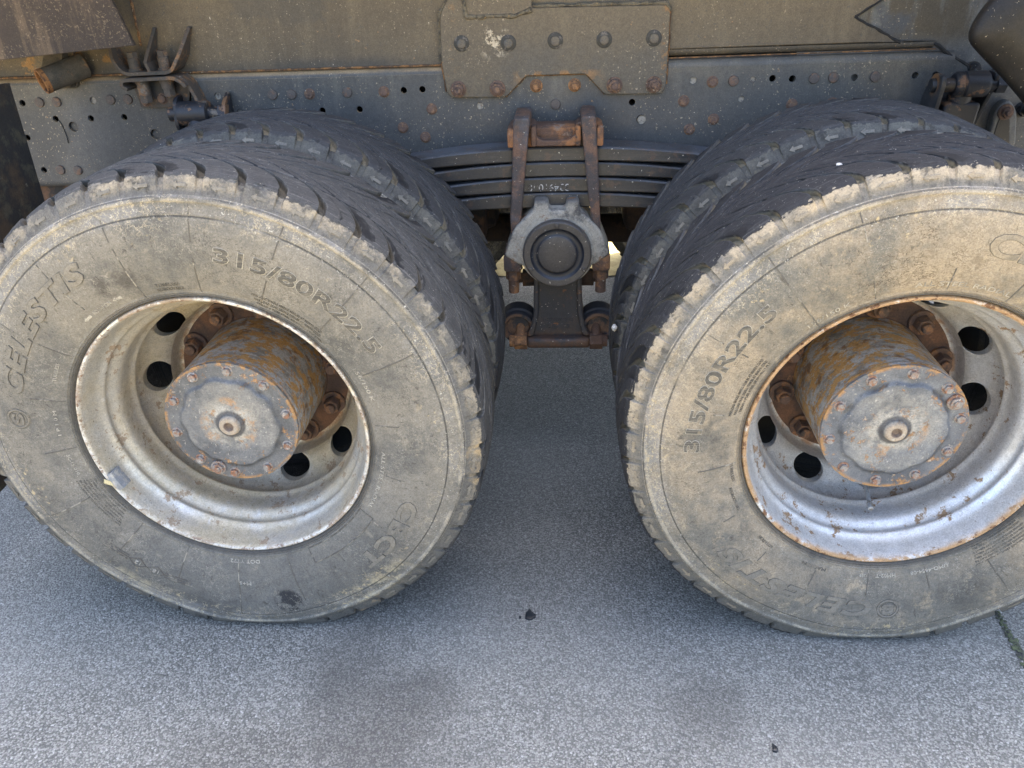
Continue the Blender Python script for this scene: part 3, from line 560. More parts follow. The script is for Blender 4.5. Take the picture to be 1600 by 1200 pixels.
def make_wall(kind):
    W = Wall()
    if kind == 'l':
        W.text('315/80R22.5', 79.3, 30.5, .3955, .0275, 'letter_dark', .0016, off=.016, edge='letter_pale', edgew=.022)
        W.text('CELESTIS', 163.5, 116.0, .4035, .034, 'letter', .0024, shear=.22, off=.036, edge='letter_edge', edgew=.014, sp=1.16)
        brand_logo(W, 172.5, 'letter_edge')
        W.text('CBCT', -21.8, -49.5, .4005, .034, 'letter', .0022, off=.04, edge='letter_edge', edgew=.014, sp=1.12)
        W.text('ROTATION', 124.2, 116.5, .330, .0075, 'letter_pale', .001)
        for t in (127., 113.5): W.poly([(-.011, 0), (-.003, .005), (-.003, .002), (.009, .003), (.009, -.003), (-.003, -.002), (-.003, -.005)], t, .330, 'letter_pale')
        W.text('156/150 K', 28.2, 15.0, .331, .0085, 'letter_pale', .001)
        W.text('ALL STEEL RADIAL', -5.5, -31., .328, .008, 'letter_pale', .001)
        W.text('MAX LOAD SINGLE 4000KG 8820LBS AT 850KPA COLD', 68.5, 44., .3335, .0052, 'letter_edge', .0009)
        W.text('MAX LOAD DUAL 3350KG 7390LBS AT 850KPA COLD', 67.5, 43.5, .3245, .0052, 'letter_edge', .0009)
        W.text('TREAD 4 PLIES STEEL SIDEWALL 1 PLY STEEL', 66.5, 41.5, .3155, .0048, 'letter_edge', .0009)
        W.text('TUBELESS', 99.5, 91.5, .331, .0068, 'letter_edge', .0009); W.text('REGROOVABLE', 99.5, 90.5, .3215, .006, 'letter_edge', .0009)
        W.text('TUBELESS', 157., 149.5, .333, .0062, 'letter_pale', .0009); W.text('1 P 1 0 M', 179., 169., .3335, .0062, 'letter_pale', .0009)
        W.text('DOT YT72', -86.6, -98.2, .3215, .0075, 'letter_pale', .001); W.text('M+S', -90.8, -94.8, .373, .0085, 'letter_pale', .0012)
        W.text('3C-1.5-7-0-0', -172.5, -163.5+.0, .335, .006, 'letter_pale', .0009) if False else W.text('3C-15-010', -173., -164.5, .3335, .006, 'letter_pale', .0009, flip=True)
        for i in range(7): W.text('SAFETY WARNING SERIOUS INJURY MAY RESULT FROM'[i*2:i*2+34], -140.5-i*.5, -162.5+i*.35, .345-.0062*i, .0042, 'letter_edge', .0007)
        for t, s_ in ((-128.3, '12'), (-122.2, '18')):
            W.path([(-.0205, 0), (0, .0135), (.0205, 0), (0, -.0135)], t, .4005, 'letter_edge')
            W.text(s_, t+.9, t-.9, .4005, .0085, 'letter_pale', .0022)
        for dr in (-.006, 0, .006):
            W.arc(-111+dr*150, -119.2, .4005+dr, 'letter_edge', .0022); W.arc(-131.5, -139.5-dr*150, .4005+dr, 'letter_edge', .0022)
        W.path([(-.089, -.0165), (.089, -.0165), (.089, .0165), (-.089, .0165)], -49.5, .3305, 'letter_edge')
        base = 85.
        cut = {85: [(.313, .384), (.415, .455), (.462, .479)], 105: [(.312, .417), (.428, .455), (.462, .479)], 65: [(.313, .373), (.418, .454), (.462, .479)], 45: [(.338, .374), (.408, .455), (.462, .479)], 25: [(.338, .452)], 5: [(.313, .368)], -15: [(.337, .37)],
               -35: [(.352, .372)], -55: [(.313, .318), (.349, .372)], -75: [(.313, .43)], -95: [(.313, .46)], -115: [(.313, .392)], -135: [(.313, .391), (.42, .45)], -155: [(.347, .452)], -175: [(.313, .373)], 165: [(.313, .375)], 145: [(.313, .375), (.42, .452)], 125: [(.345, .39), (.425, .455), (.462, .479)]}
        ph = 0.
    else:
        W.text('315/80R22.5', 181.3, 134.3, .3995, .0285, 'letter_dark', .0016, off=.016, edge='letter_pale', edgew=.02)
        W.text('CELESTIS', -90.0, -142.0, .4005, .036, 'letter', .0018, shear=.25, off=.034, edge='letter_edge', edgew=.012, sp=1.16)
        brand_logo(W, -84.9, 'letter_edge')
        W.text('CBCT', 81.5, 53., .4045, .04, 'letter_tan', .0012, off=.03, edge='letter_edge', edgew=.014)
        W.text('156/150 K', 130.6, 116.5, .3235, .009, 'letter_pale', .001)
        W.text('ALL STEEL RADIAL', 97.5, 68.5, .326, .009, 'letter_pale', .001)
        W.text('MAX LOAD SINGLE 4000KG 8820LBS AT 850KPA COLD', 169., 147., .3385, .0055, 'letter_edge', .0009)
        W.text('MAX LOAD DUAL 3350KG 7390LBS AT 850KPA COLD', 168.5, 147., .329, .0055, 'letter_edge', .0009)
        W.text('TREAD 4 PLIES STEEL SIDEWALL 1 PLY', 167.5, 147., .3205, .005, 'letter_edge', .0009)
        W.text('HM02-T', -82.5, -89.5, .3245, .0075, 'letter_pale', .001); W.text('UMO-4654-08', -64.2, -77.2, .3245, .007, 'letter_pale', .001)
        W.text('MADE IN', -108., -117.5, .3265, .0065, 'letter_edge', .001); W.text('1289', -92.6, -95.2, .325, .006, 'letter_pale', .0009)
        W.text('ROTATION', -131., -138., .3315, .0065, 'letter_edge', .001)
        W.text('REGROOVABLE', -162., -152., .3315, .006, 'letter_edge', .001, flip=True); W.text('TUBELESS', -172., -164., .322, .006, 'letter_edge', .001, flip=True)
        for i in range(7): W.text('SAFETY WARNING SERIOUS INJURY MAY RESULT FROM'[i*2:i*2+34], -33.-i*.5, -56+i*.35, .345-.0062*i, .0042, 'letter_edge', .0007)
        cut = {128: [(.305, .392), (.42, .458), (.462, .479)], 148.5: [(.365, .38), (.42, .455)], 169: [(.35, .372)], -171.5: [(.313, .388)], -151: [(.345, .37)], -131.5: [(.345, .372)], -111.5: [(.333, .37)], -92: [(.313, .368)], -72: [(.313, .364)], -52: [(.345, .44)], 87.5: [(.313, .357)], 68: [(.312, .358)], 109: [(.313, .354), (.43, .455), (.462, .479)], -30: [(.35, .4)], 48: [(.313, .36)]}
        ph = R_(.8)
    for t, L in cut.items():
        for a, b in L: W.line(t, a, b, 'mould_line')
    return W.build('sidewall_marks')
wall_l, wall_r = make_wall('l'), make_wall('r')
def arrow_mesh(m):
    W = Wall(); W.poly([(-.013, 0), (-.004, .0062), (-.004, .0025), (.013, .0025), (.013, -.0025), (-.004, -.0025), (-.004, -.0062)], 0, .5085, m, h=.0013)
    me = pym('rotation_arrow', np.array(W.v), W.f, False); me.materials.append(M[m]); return me
arrow_o, arrow_i, arrow_p = arrow_mesh('letter'), arrow_mesh('letter'), arrow_mesh('letter_tan')
def add_arrows(W, me, x, y, z, ph, lo, hi):
    for i in range(NP):
        a = PH+ph+(i+.5)*DP; d = (math.degrees(a)+360) % 360
        if lo <= d <= hi or lo <= d-360 <= hi: link('rotation_arrow', me, W, (x, y, z), rot=(0, -a, 0))

# ---- wheel rim with its dished disc and ten hand holes
RB = [(.2868, .030), (.2872, .014), (.2905, .006), (.2945, .0065), (.2975, .0055), (.2988, .002), (.2985, -.0018), (.2968, -.0046), (.2935, -.0050), (.2905, -.0028), (.2885, .002), (.2868, .009), (.2842, .017),
      (.2820, .026), (.2795, .034), (.2768, .041), (.2735, .046), (.2705, .050), (.2682, .0535), (.2676, .057), (.2684, .060), (.2680, .064), (.2640, .070), (.2590, .0765), (.2545, .0825), (.2522, .089), (.2512, .097), (.2506, .106), (.2500, .116), (.2488, .123), (.2465, .128),
      (.2440, .1315), (.2426, .1345), (.2424, .1365), (.2434, .1380), (.2470, .1390), (.2530, .1395), (.2575, .1420), (.2590, .148), (.2590, .157), (.2575, .166), (.2535, .174)]
DISC = [(.2535, .174), (.2505, .1805), (.2460, .188), (.238, .1975), (.228, .207), (.218, .216), (.2105, .2235), (.2060, .231), (.2035, .240), (.2020, .250), (.2000, .258), (.1965, .264), (.1915, .2665), (.188, .2665)]
dr = np.array([p[0] for p in DISC])[::-1]; dy = np.array([p[1] for p in DISC])[::-1]
def rim_mesh(name, phase):
    parts = []
    P = np.array(RB); th = np.linspace(0, 2*PI, 180, endpoint=False); V = np.zeros((180, len(P), 3))
    wob = 1+0*th
    V[..., 0] = np.cos(th)[:, None]*P[None, :, 0]; V[..., 2] = np.sin(th)[:, None]*P[None, :, 0]; V[..., 1] = P[None, :, 1]
    parts.append(grid(V, cu=True))
    V = np.zeros((180, 8, 3)); P = np.array([p for p in DISC if p[0] <= .2061]); V = np.zeros((180, len(P), 3))
    V[..., 0] = np.cos(th)[:, None]*P[None, :, 0]; V[..., 2] = np.sin(th)[:, None]*P[None, :, 0]; V[..., 1] = P[None, :, 1]; parts.append(grid(V, cu=True))
    # ten sectors, each a patch with a round hole
    m = 48; hr = .0265; rc = .2285; s0 = PI/10
    for kx in range(10):
        tc = phase+kx*2*PI/10; pts = []
        rings = 9; V = np.zeros((m, rings, 3))
        for i in range(m):
            a = 2*PI*i/m; c_, s_ = cos(a), sin(a); q = max(abs(c_), abs(s_)); bx, by = c_/q, s_/q       # on the unit square
            ro = (.2535 if bx > 0 else .2061); rb_ = rc+(ro-rc)*abs(bx); tb = by*s0
            rh = rc-.002+.0232*c_; thh = .0375*s_/rc
            for j in range(rings):
                t = (j/(rings-1))**1.3; r = rh+(rb_-rh)*t; t2 = thh+(tb-thh)*t
                y = np.interp(r, dr, dy)+(.0012*(1-min(1, j/1.))); V[i, j] = (r*cos(tc+t2), y, r*sin(tc+t2))
        vv, ff = grid(V, cu=True); parts.append((vv, ff))
        inn = V[:, 0, :]; W2 = np.stack([inn+np.array([0, .016, 0])[None, :], inn], 1); parts.append(grid(W2, cu=True))
    return join(name, parts, True, 38)
rim_l, rim_r = rim_mesh('rim', R_(174.5)), rim_mesh('rim', R_(-6.8))
rim_in = lathe('rim', [(.2985, .254), (.2868, .24), (.25, .17), (.25, .10), (.2868, .014), (.2985, .0)], 96)
flange_me = lathe('hub_flange', [(.1905, .2655), (.1905, .2645), (.165, .2645), (.142, .2645), (.1405, .262), (.1395, .262)], 128)
drum_me = lathe('hub_drum', [(.1405, .268), (.1400, .262), (.1392, .240), (.1388, .15), (.1390, .062), (.1394, .0565), (.1400, .0545), (.1396, .0535), (.1385, .0530), (.1385, .0512), (.1398, .0505), (.1400, .0488), (.12, .0488)], 160)
brake_me = lathe('brake_drum', [(.205, .56), (.205, .31), (.19, .295), (.0, .295)], 64)
axle_end = None
def cap_mesh(name, phase, plug):
    rs = [0, .006, .0085, .0095, .012, .0165, .0185, .0205, .0225, .0255, .028, .033, .040, .048, .056, .064, .072, .080, .086, .0895, .0915, .0930, .0945, .0960, .0975, .0990, .1005, .1025, .105, .110, .116, .122, .128, .133, .1365, .1383, .1390, .1393, .1393]
    n = 220; V = np.zeros((n, len(rs), 3))
    for i in range(n):
        th = 2*PI*i/n; sc_ = 0.
        for b in range(10):
            d = (th-(phase+b*PI/5)+PI) % (2*PI)-PI; sc_ = max(sc_, math.exp(-(d*.11/.0165)**2))
        d = (th-plug+PI) % (2*PI)-PI; sc_ = max(sc_, 1.15*math.exp(-(d*.11/.018)**2))
        re = .1045-.0062*sc_
        for j, r in enumerate(rs):
            y = .0420; q = 1/(1+math.exp((r-re)/.0011)); y -= .0072*q                                 # plateau
            y += .0035*math.exp(-((r-.046)/.018)**2)                                                    # shallow dish
            y -= .0105*(1/(1+math.exp((r-.0215)/.0008)))                                               # boss
            y += .006*(1/(1+math.exp((r-.0082)/.0005)))
            if r > .1385: y += [0, .0015, .0068][min(2, j-(len(rs)-3))] if j >= len(rs)-3 else 0
            V[i, j] = (r*cos(th), y, r*sin(th))
    v, f = grid(V, cu=True); return pym(name, v, f, True, 50)
cap_l, cap_r = cap_mesh('hub_cap', R_(82.4), R_(-114.3)), cap_mesh('hub_cap', R_(83.4), R_(30.8))
capbolt = bolt_mesh('cap_bolt', .0088, .0085, flange=.0112, dome=-.0012); capbolt.materials.append(M['cap_bolt'])
plug_me = bolt_mesh('filler_plug', .0125, .006, wr=.0165, wh=.005, sr=.0065, sh=.003); plug_me.materials.append(M['cap_bolt'])
lug_me = bolt_mesh('lug_nut', .0190, .024, wr=.0275, wh=.007, sr=.0115, sh=.011); lug_me.materials.append(M['lug'])
def wheel(x, z, tm, tmat, rm, rmat, wm, dm, cm, cmat, bph, plug, lph, rot, label):
    W = link('wheel', None, truck, (x, 0, z)); W['label'] = label
    tm.materials.append(M[tmat])
    link('tyre', tm, W, (x, 0, z)); link('sidewall_marks', wm, W, (x, 0, z)); link('rim', rm, W, (x, 0, z), rmat)
    dm_ = drum_me if dm == 'drum_l' else drum_me.copy(); link('hub_drum', dm_, W, (x, 0, z), dm)
    link('hub_flange', flange_me, W, (x, 0, z), 'rust_flange'); link('brake_drum', brake_me, W, (x, 0, z), 'dark')
    link('hub_cap', cm, W, (x, 0, z), cmat)
    add_arrows(W, arrow_o if x < 0 else arrow_p, x, 0, z, rot, -72, 252)
    for b in range(10):
        a = R_(bph)+b*PI/5; link('cap_bolt', capbolt, W, (x+.1222*cos(a), .0420, z+.1222*sin(a)), rot=(0, random.uniform(0, 1), 0))
        a = R_(lph)+b*PI/5; link('lug_nut', lug_me, W, (x+.1665*cos(a), .2645, z+.1665*sin(a)), rot=(0, random.uniform(0, 1), 0))
    link('filler_plug', plug_me, W, (x+.1195*cos(R_(plug)), .0420, z+.1195*sin(R_(plug))))
    return W
XL, XR, ZR = -.66455, .66455, -.0092
wl = wheel(XL, 0, tyre_me, 'tyre_l', rim_l, 'rim_l', wall_l, 'drum_l', cap_l, 'cap_l', 82.4, -114.3, 117., 0, 'grey dusty outer wheel with a rusty hub, on the left')
wr = wheel(XR, ZR, tyre_me_r, 'tyre_r', rim_r, 'rim_r', wall_r, 'drum_r', cap_r, 'cap_r', 83.4, 30.8, 50., R_(.8), 'tan dusty outer wheel with orange rust round its rim, on the right')
for o in wr.children:
    if o.name.startswith('tyre'): o.rotation_euler = (0, -R_(.8), 0)
tyre_me_i.materials.append(M['tyre_in'])
for x, z, y0 in ((XL, 0, .348), (XR, ZR, .348), (XL, 0, 2.54-.348-.254), (XR, ZR, 2.54-.348-.254), (XL, 0, 2.54-.254), (XR, ZR, 2.54-.254)):
    W = link('wheel', None, truck, (x, y0, z)); near = y0 < 1
    W['label'] = 'inner twin wheel behind the outer one' if near else 'wheel on the far side of the truck'
    tyr = link('tyre', tyre_me_i, W, (x, y0, z))
    if near: add_arrows(W, arrow_i, x, y0, z, 0, -15, 195)
    link('rim', rim_in, W, (x, y0, z), 'rim_in')
# balance weight, scrap of tape, valve stem
a0 = R_(204.5); n = 9; Wt = np.zeros((n, 6, 3))
for i in range(n):
    a = a0+(i/(n-1)-.5)*.15; e = 1-.35*abs(i/(n-1)-.5)**4*16
    for j, (r, y) in enumerate(((.2895, -.004), (.2885, -.0085*e), (.279, -.004*e), (.2745, .010), (.2745, .022), (.2805, .024))): Wt[i, j] = (r*cos(a), y, r*sin(a))
v, f = grid(Wt, cv=True); link('balance_weight', pym('balance_weight', list(v), list(map(tuple, f))+[tuple(range(6)), tuple(range((n-1)*6, n*6))]), wl, (XL, 0, 0), 'weight')
v, f = box((0, 0, 0), (.020, .0012, .011), .0003); a = R_(203.5)
link('adhesive_scrap', pym('adhesive_scrap', v, f), wl, (XL+.296*cos(a), -.0068, .296*sin(a)), 'label', rot=(0, R_(20), 0))
v1 = cyl((0, .09, 0), (-.0120, .055, -.0230), .0035, n=12); v2 = cyl((-.0112, .059, -.0215), (-.0165, .046, -.030), .0052, n=12)
link('valve_stem', join('valve_stem', [cyl((.012, .205, .02), (.0, .15, .0), .004, n=12), cyl((0, .15, 0), (-.004, .10, -.012), .0042, n=12), cyl((-.004, .104, -.011), (-.0055, .088, -.0155), .0062, n=12)]), wr, (XR+.215*cos(R_(-86)), 0, ZR+.215*sin(R_(-86))), 'stem')

# ---- frame rail (web with holes, rounded top and bottom bends)
FY = .85
hexb = [(-.648, .517), (-.45, .518), (-.328, .472), (-.409, .426), (-.351, .4), (.324, .476), (.343, .405), (.403, .429), (.393, .521), (.597, .461), (.697, .462)]
rivet = [(-.747, .518), (-.696, .518), (-.547, .519), (-.004, .476), (.445, .522), (.644, .523), (.691, .524), (.793, .523), (-1.389, .514), (-1.341, .514), (-1.19, .516), (-1.142, .516), (-1.386, .333), (-1.336, .331)]
pale = [(-1.24, .515), (-.793, .473), (-.844, .473), (-.201, .476), (.218, .432), (.345, .525), (.493, .523), (.469, .477), (-.896, .518)]
hole = [(-.398, .52), (-.349, .521), (-.62, .474), (-.52, .475), (.193, .476), (.542, .525), (.591, .523), (.743, .522), (.89, .523), (.939, .523), (-1.438, .513), (-1.358, .47), (-1.259, .469), (-1.165, .47), (-1.435, .333), (-1.454, .422)]
bigh = [(-1.314, .448), (-1.09, .423)]
pr = {0: .0085, 3: .009, 4: .0125, 5: .0085}
holes = [(x, z, .0082) for x, z in hole]+[(x, z, .0135) for x, z in bigh]+[(x, z, .0125 if i == 4 else (.0072 if i in (6, 7) else .0088)) for i, (x, z) in enumerate(pale)]
web = plate([(-2.3, .300), (1.018, .300), (1.018, .524), (1.010, .5405), (.978, .559), (-2.3, .556)], FY, FY+.010, holes, bev=.0006)
def bend(x0, x1, zc, sgn, FY=FY, R0=.0185):
    n = 8; V = np.zeros((2, n+3, 3))
    for i, x in enumerate((x0, x1)):
        zc_ = zc+.003*(x-x0)/3.3
        for j in range(n+1):
            a = PI/2*j/n; V[i, j] = (x, FY+.0004+R0*(1-cos(a)), zc_+sgn*R0*sin(a))
        V[i, n+1] = (x, FY+.09, zc_+sgn*R0); V[i, n+2] = (x, FY+.09, zc_+sgn*(R0-.01))
    v, f = grid(V); return v, (f if sgn > 0 else f[:, ::-1])
rail = link('frame_rail', join('frame_rail', [web, bend(-2.3, .978, .5555, 1), bend(-2.3, 1.018, .3005, -1)], True, 35), truck, (0, 0, 0), 'rail')
bm_hex = bolt_mesh('bolt', .0112, .008, flange=.0145, dome=.001); bm_hex.materials.append(M['bolt'])
bm_riv = disc_mesh('rivet', .0128, .006); bm_riv.materials.append(M['rivet'])
for x, z in hexb: link('bolt', bm_hex, rail, (x, FY, z), rot=(0, random.uniform(0, 1), 0))
for x, z in rivet: link('rivet', bm_riv, rail, (x, FY, z))
pl_me = disc_mesh('plug', .0125, .004); pl_me.materials.append(M['pale_plug'])
for x, z in pale: link('plug', pl_me, rail, (x+.0025, FY+.0085, z-.002))
rz_me = disc_mesh('plug', .0145, .004); rz_me.materials.append(M['rail'])
for x, z in bigh: link('plug', rz_me, rail, (x+.002, FY+.011, z-.001))
link('dark_hole_backing', pym('dark_hole_backing', *box((-.64, .935, .43), (3.3, .004, .255), .0005)), rail, (0, 0, 0), 'dark')  # dark sheet added behind the web so its holes read as black
# hair-like hanging wire beside the recessed hole
V = [Vector((-1.349+.006*t+.004*sin(3*t), FY-.0015, .466-.062*t+.002*sin(7*t))) for t in np.linspace(0, 1, 10)]
link('wire', join('wire', [cyl(V[i], V[i+1]+Vector((.003*i/9, 0, 0)), .0011, n=6) for i in range(9)]), rail, (0, 0, 0), 'dark')
# ---- subframe
SY = .859
subf = link('subframe', join('subframe', [plate([(-2.3, .5765), (0, .5785), (0, .5985), (.930, .6015), (.851, .6035), (.838, .602), (.724, .661), (.782, .697), (.95, .80), (.95, 1.02), (-2.3, 1.02)], SY, SY+.012, bev=.003),
    bend(0., .925, .5985, -1, SY, .0165)]), truck, (0, 0, 0), 'sub')
link('edge_strip', join('edge_strip', [cyl((-2.3, SY-.003, .5755), (-.295, SY-.003, .5785), .0028, n=8), cyl((.279, SY-.003, .5795), (.93, SY-.003, .5835), .0018, n=8)]), subf, (0, 0, 0), 'seam')
v, f = plate([(.60, .20), (1.9, .20), (1.9, 1.02), (.60, 1.02)], SY+.013, SY+.025, bev=.001)
bp_ = link('frame_plate', pym('frame_plate', v, f), truck, (0, 0, 0), 'plate_blue')
def weld(name, pts, r, m, parent, y):
    P = []
    for i in range(len(pts)-1):
        a, b = Vector(pts[i]), Vector(pts[i+1]); k_ = max(1, int((b-a).length/.012))
        for j in range(k_): P.append(a+(b-a)*j/k_)
    P.append(Vector(pts[-1])); parts = []
    P = [Vector((p.x+RNG.normal(0, .0007), y, p.y+RNG.normal(0, .0007))) for p in P]
    rad = [r*(1+RNG.normal(0, .18)) for _ in P]
    for i in range(len(P)-1): parts.append(cyl(P[i], P[i+1], rad[i], rad[i+1], n=8))
    return link(name, join(name, parts), parent, (0, 0, 0), m)
weld('weld_seam', [(-1.075, .757), (-1.077, .646)], .0035, 'seam', subf, SY-.001)
weld('weld_seam', [(.95, .80), (.782, .697), (.724, .661), (.842, .6005)], .0035, 'dark', subf, SY+.002)
weld('gap_shade_strip', [(.925, .595), (.976, .563), (1.012, .5435), (1.0215, .524), (1.0215, .42)], .0042, 'dark', subf, FY+.006)  # dark strip standing in for the shadow in the rail-end gap
# ---- gusset plate over rail and subframe
gus_o = rnd_poly([(-.215, .83, .004), (-.262, .735, .02), (-.288, .700, .02), (-.292, .585, .004), (-.283, .512, .012), (-.270, .5, .012), (-.131, .4985, .008), (-.078, .549, .008), (.073, .550, .008), (.122, .4985, .008), (.268, .497, .012), (.276, .52, .01), (.277, .69, .01), (.266, .703, .01), (-.06, .706, .004), (-.06, .83, .004)], .006)
v, f = plate(gus_o, FY-.012, FY-.0005, bev=.0022)
gus = link('gusset_plate', pym('gusset_plate', v, f), truck, (0, 0, 0), 'gusset')
link('backing_plate', pym('backing_plate', *plate([(-.28, .57), (.27, .57), (.27, .70), (-.2, .70), (-.2, .82), (-.26, .82)], FY-.001, FY+.012, bev=.0005)), gus, (0, 0, 0), 'gusset')
weld('weld_bead', [(-.222, .82), (-.264, .735), (-.290, .702), (-.2935, .588)], .0042, 'mudweld', gus, FY-.004)
weld('weld_bead', [(-.064, .7095), (.268, .7065), (.279, .69)], .0046, 'mudweld', gus, FY-.003)
weld('weld_bead', [(.2785, .69), (.2785, .52)], .0016, 'seam', gus, FY-.004)
weld('weld_bead', [(-.294, .585), (-.286, .515)], .0024, 'seam', gus, FY-.004)
weld('weld_bead', [(-.131, .497), (-.078, .5475), (.073, .5485), (.122, .497)], .0013, 'seam', gus, FY-.004)
weld('weld_bead', [(-.236, .82), (-.222, .690), (-.10, .690), (-.06, .703)], .0050, 'mudweld', gus, FY-.0125)
bm_p = bolt_mesh('bolt', .0150, .004, dome=.0015); bm_p.materials.append(M['bolt_paint'])
wm_ = disc_mesh('washer', .0195, .0035); wm_.materials.append(M['washer_dark'])
for i, (x, z) in enumerate([(-.238, .63), (-.12, .628), (-.003, .63), (.118, .629), (.24, .629)]):
    link('washer', wm_, gus, (x, FY-.0118, z)); b = link('bolt', disc_mesh('bolt', .0115, .0055) if i == 0 else gb, gus, (x, FY-.0148, z)); gb = b.data
    if i == 0: gb.materials.append(M['bolt_paint'])
bm_st = bolt_mesh('bolt', .0158, .013, wr=.0205, wh=.003, sr=.0085, sh=.010); bm_st.materials.append(M['bolt'])
bm_so = bolt_mesh('bolt', .0135, .013, flange=.0165, sr=.0078, sh=.008); bm_so.materials.append(M['bolt_orange'])
for i, (x, z) in enumerate([(-.253, .521), (-.152, .52), (-.053, .523), (.045, .522), (.146, .521), (.245, .52)]):
    if i in (2, 3): link('bolt', bm_so, gus, (x, FY, z), rot=(0, random.uniform(0, 1), 0))
    else: link('bolt', bm_st, gus, (x, FY-.0118, z), rot=(0, random.uniform(0, 1), 0))
# ---- leaf spring
def leaf(zb, th, L, y0=.717, y1=.812, taper=.14, sag=.0):
    n = 41; xs = np.linspace(-L, L, n); b = .0035; V = np.zeros((n, 8, 3))
    for i, x in enumerate(xs):
        t = th-min(th*.55, taper*x*x*.62); z0 = zb-sag*x*x; z1 = z0+t
        V[i] = [(x, y0+b, z0), (x, y0, z0+b), (x, y0, z1-b), (x, y0+b, z1), (x, y1-b, z1), (x, y1, z1-b), (x, y1, z0+b), (x, y1-b, z0)]
    v, f = grid(V, cv=True); return pym('leaf', list(v), list(map(tuple, f))+[tuple(range(8)), tuple(range((n-1)*8, n*8))], True, 30)
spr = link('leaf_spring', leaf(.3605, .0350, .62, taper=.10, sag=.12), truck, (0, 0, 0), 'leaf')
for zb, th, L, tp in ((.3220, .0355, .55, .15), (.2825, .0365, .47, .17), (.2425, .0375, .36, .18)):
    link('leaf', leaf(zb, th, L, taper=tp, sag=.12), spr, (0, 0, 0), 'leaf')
link('leaf_pack_shim', pym('leaf_pack_shim', *box((0, .772, .318), (.23, .060, .15), .002)), spr, (0, 0, 0), 'leaf')
a, f = text_flat('334910 /0'); a = a.copy(); x0, x1, y0, y1 = a[:, 0].min(), a[:, 0].max(), a[:, 1].min(), a[:, 1].max()
tx = np.stack([-(((a[:, 0]-x0)/(x1-x0)-.5)*.105)-.022, np.where(a[:, 2] > 0, .7160, .7172), -(((a[:, 1]-y0)/(y1-y0)-.5)*.0185)+.2945], 1)
link('paint_marking', pym('paint_marking', tx, f, False), spr, (0, 0, 0), 'chalk')
# u-bolts over the spring and the clamp block between them
ub = rnd_poly([(-.1045, .472, .012), (-.0635, .474, .012), (-.078, .35, .1), (-.0850, .285, .1), (-.0945, .205, .01), (-.105, .17, .01), (-.1195, .17, .01), (-.1215, .225, .01), (-.1155, .285, .1)], .01)
u1 = link('u_bolt', join('u_bolt', [plate(ub, .688, .7155, bev=.005), box((-.0845, .762, .461), (.040, .14, .025), .006), plate([(p[0], p[1]) for p in ub], .814, .838, bev=.004)]), spr, (0, 0, 0), 'ubolt')
ub2 = rnd_poly([(.0590, .474, .012), (.0960, .475, .012), (.1035, .35, .1), (.1090, .25, .05), (.1130, .17, .01), (.098, .165, .01), (.0870, .222, .02), (.0765, .30, .1)], .01)
link('u_bolt', join('u_bolt', [plate(ub2, .688, .7155, bev=.005), box((.0785, .762, .462), (.037, .14, .025), .006), plate(ub2, .814, .838, bev=.004)]), spr, (0, 0, 0), 'ubolt')
cb = rnd_poly([(-.121, .397), (-.123, .44), (-.112, .4505), (-.058, .4505), (-.052, .443), (.048, .443), (.054, .4505), (.106, .4495), (.116, .44), (.114, .397)], .006)
clamp = link('clamp_block', join('clamp_block', [plate(cb, .722, .806, bev=.003), plate(rnd_poly([(-.055, .401), (-.055, .432), (-.038, .415), (.032, .415), (.05, .432), (.05, .401)], .012), .702, .724, bev=.003),
    cyl((-.05, .742, .426), (.047, .742, .426), .021, n=20), box((-.0555, .715, .426), (.014, .034, .05), .005), box((.0535, .715, .426), (.014, .034, .05), .005),
    box((-.113, .715, .425), (.016, .05, .046), .004), box((.107, .715, .425), (.016, .05, .046), .004)]), spr, (0, 0, 0), 'clampr')
# ---- trunnion: seat, cap, studs, bracket, torque rods
st_o = rnd_poly([(-.138, .128, .008), (-.112, .20, .02), (-.075, .232, .02), (-.058, .25, .006), (-.058, .272, .014), (-.022, .272, .014), (-.020, .248, .008), (.022, .248, .008), (.025, .272, .014), (.056, .272, .014), (.057, .248, .006), (.076, .228, .02), (.110, .195, .02), (.136, .128, .008), (.095, .10, .01), (-.095, .10, .01)], .01)
seat = link('spring_seat', join('spring_seat', [plate(st_o, .672, .80, bev=.006, bres=3), cyl((0, .668, .142), (0, .70, .142), .098, n=48)]), truck, (0, 0, 0), 'seat')
for s in (-1, 1):
    xx = s*.1165-.002
    link('seat_flange', pym('seat_flange', *box((xx, .735, .1045), (.046, .12, .046), .006)), seat, (0, 0, 0), 'seat_rust')
    link('stud', join('stud', [cyl((xx, .705, .083), (xx, .705, .052), .0205, n=6), cyl((xx, .705, .056), (xx, .705, .014), .0142, n=18)]), seat, (0, 0, 0), 'seat_rust')
    link('stud', join('stud', [cyl((xx, .775, .083), (xx, .775, .052), .0205, n=6), cyl((xx, .775, .056), (xx, .775, .014), .0142, n=18)]), seat, (0, 0, 0), 'seat_rust')
cap_prof = [(.0885, .680), (.0885, .652), (.0872, .6475), (.0845, .6455), (.072, .6455), (.0690, .6462)]
tcz = .1385
tc = link('trunnion_cap', lathe('trunnion_cap', cap_prof, 96), truck, (0, 0, tcz), 'tcap'); tc['label'] = 'round dark trunnion cap under the leaf spring'
link('cap_recess', lathe('cap_recess', [(.0692, .6460), (.0660, .6500), (.062, .6520), (.053, .6520), (.050, .6500)], 96), tc, (0, 0, tcz), 'tcap_d')
link('cap_face', lathe('cap_face', [(.0505, .6508), (.0482, .6485), (.046, .6478), (.02, .6472), (.0, .6470)], 96), tc, (0, 0, tcz), 'tcap')
sm = disc_mesh('cap_screw', .0062, .0025); sm.materials.append(M['tcap'])
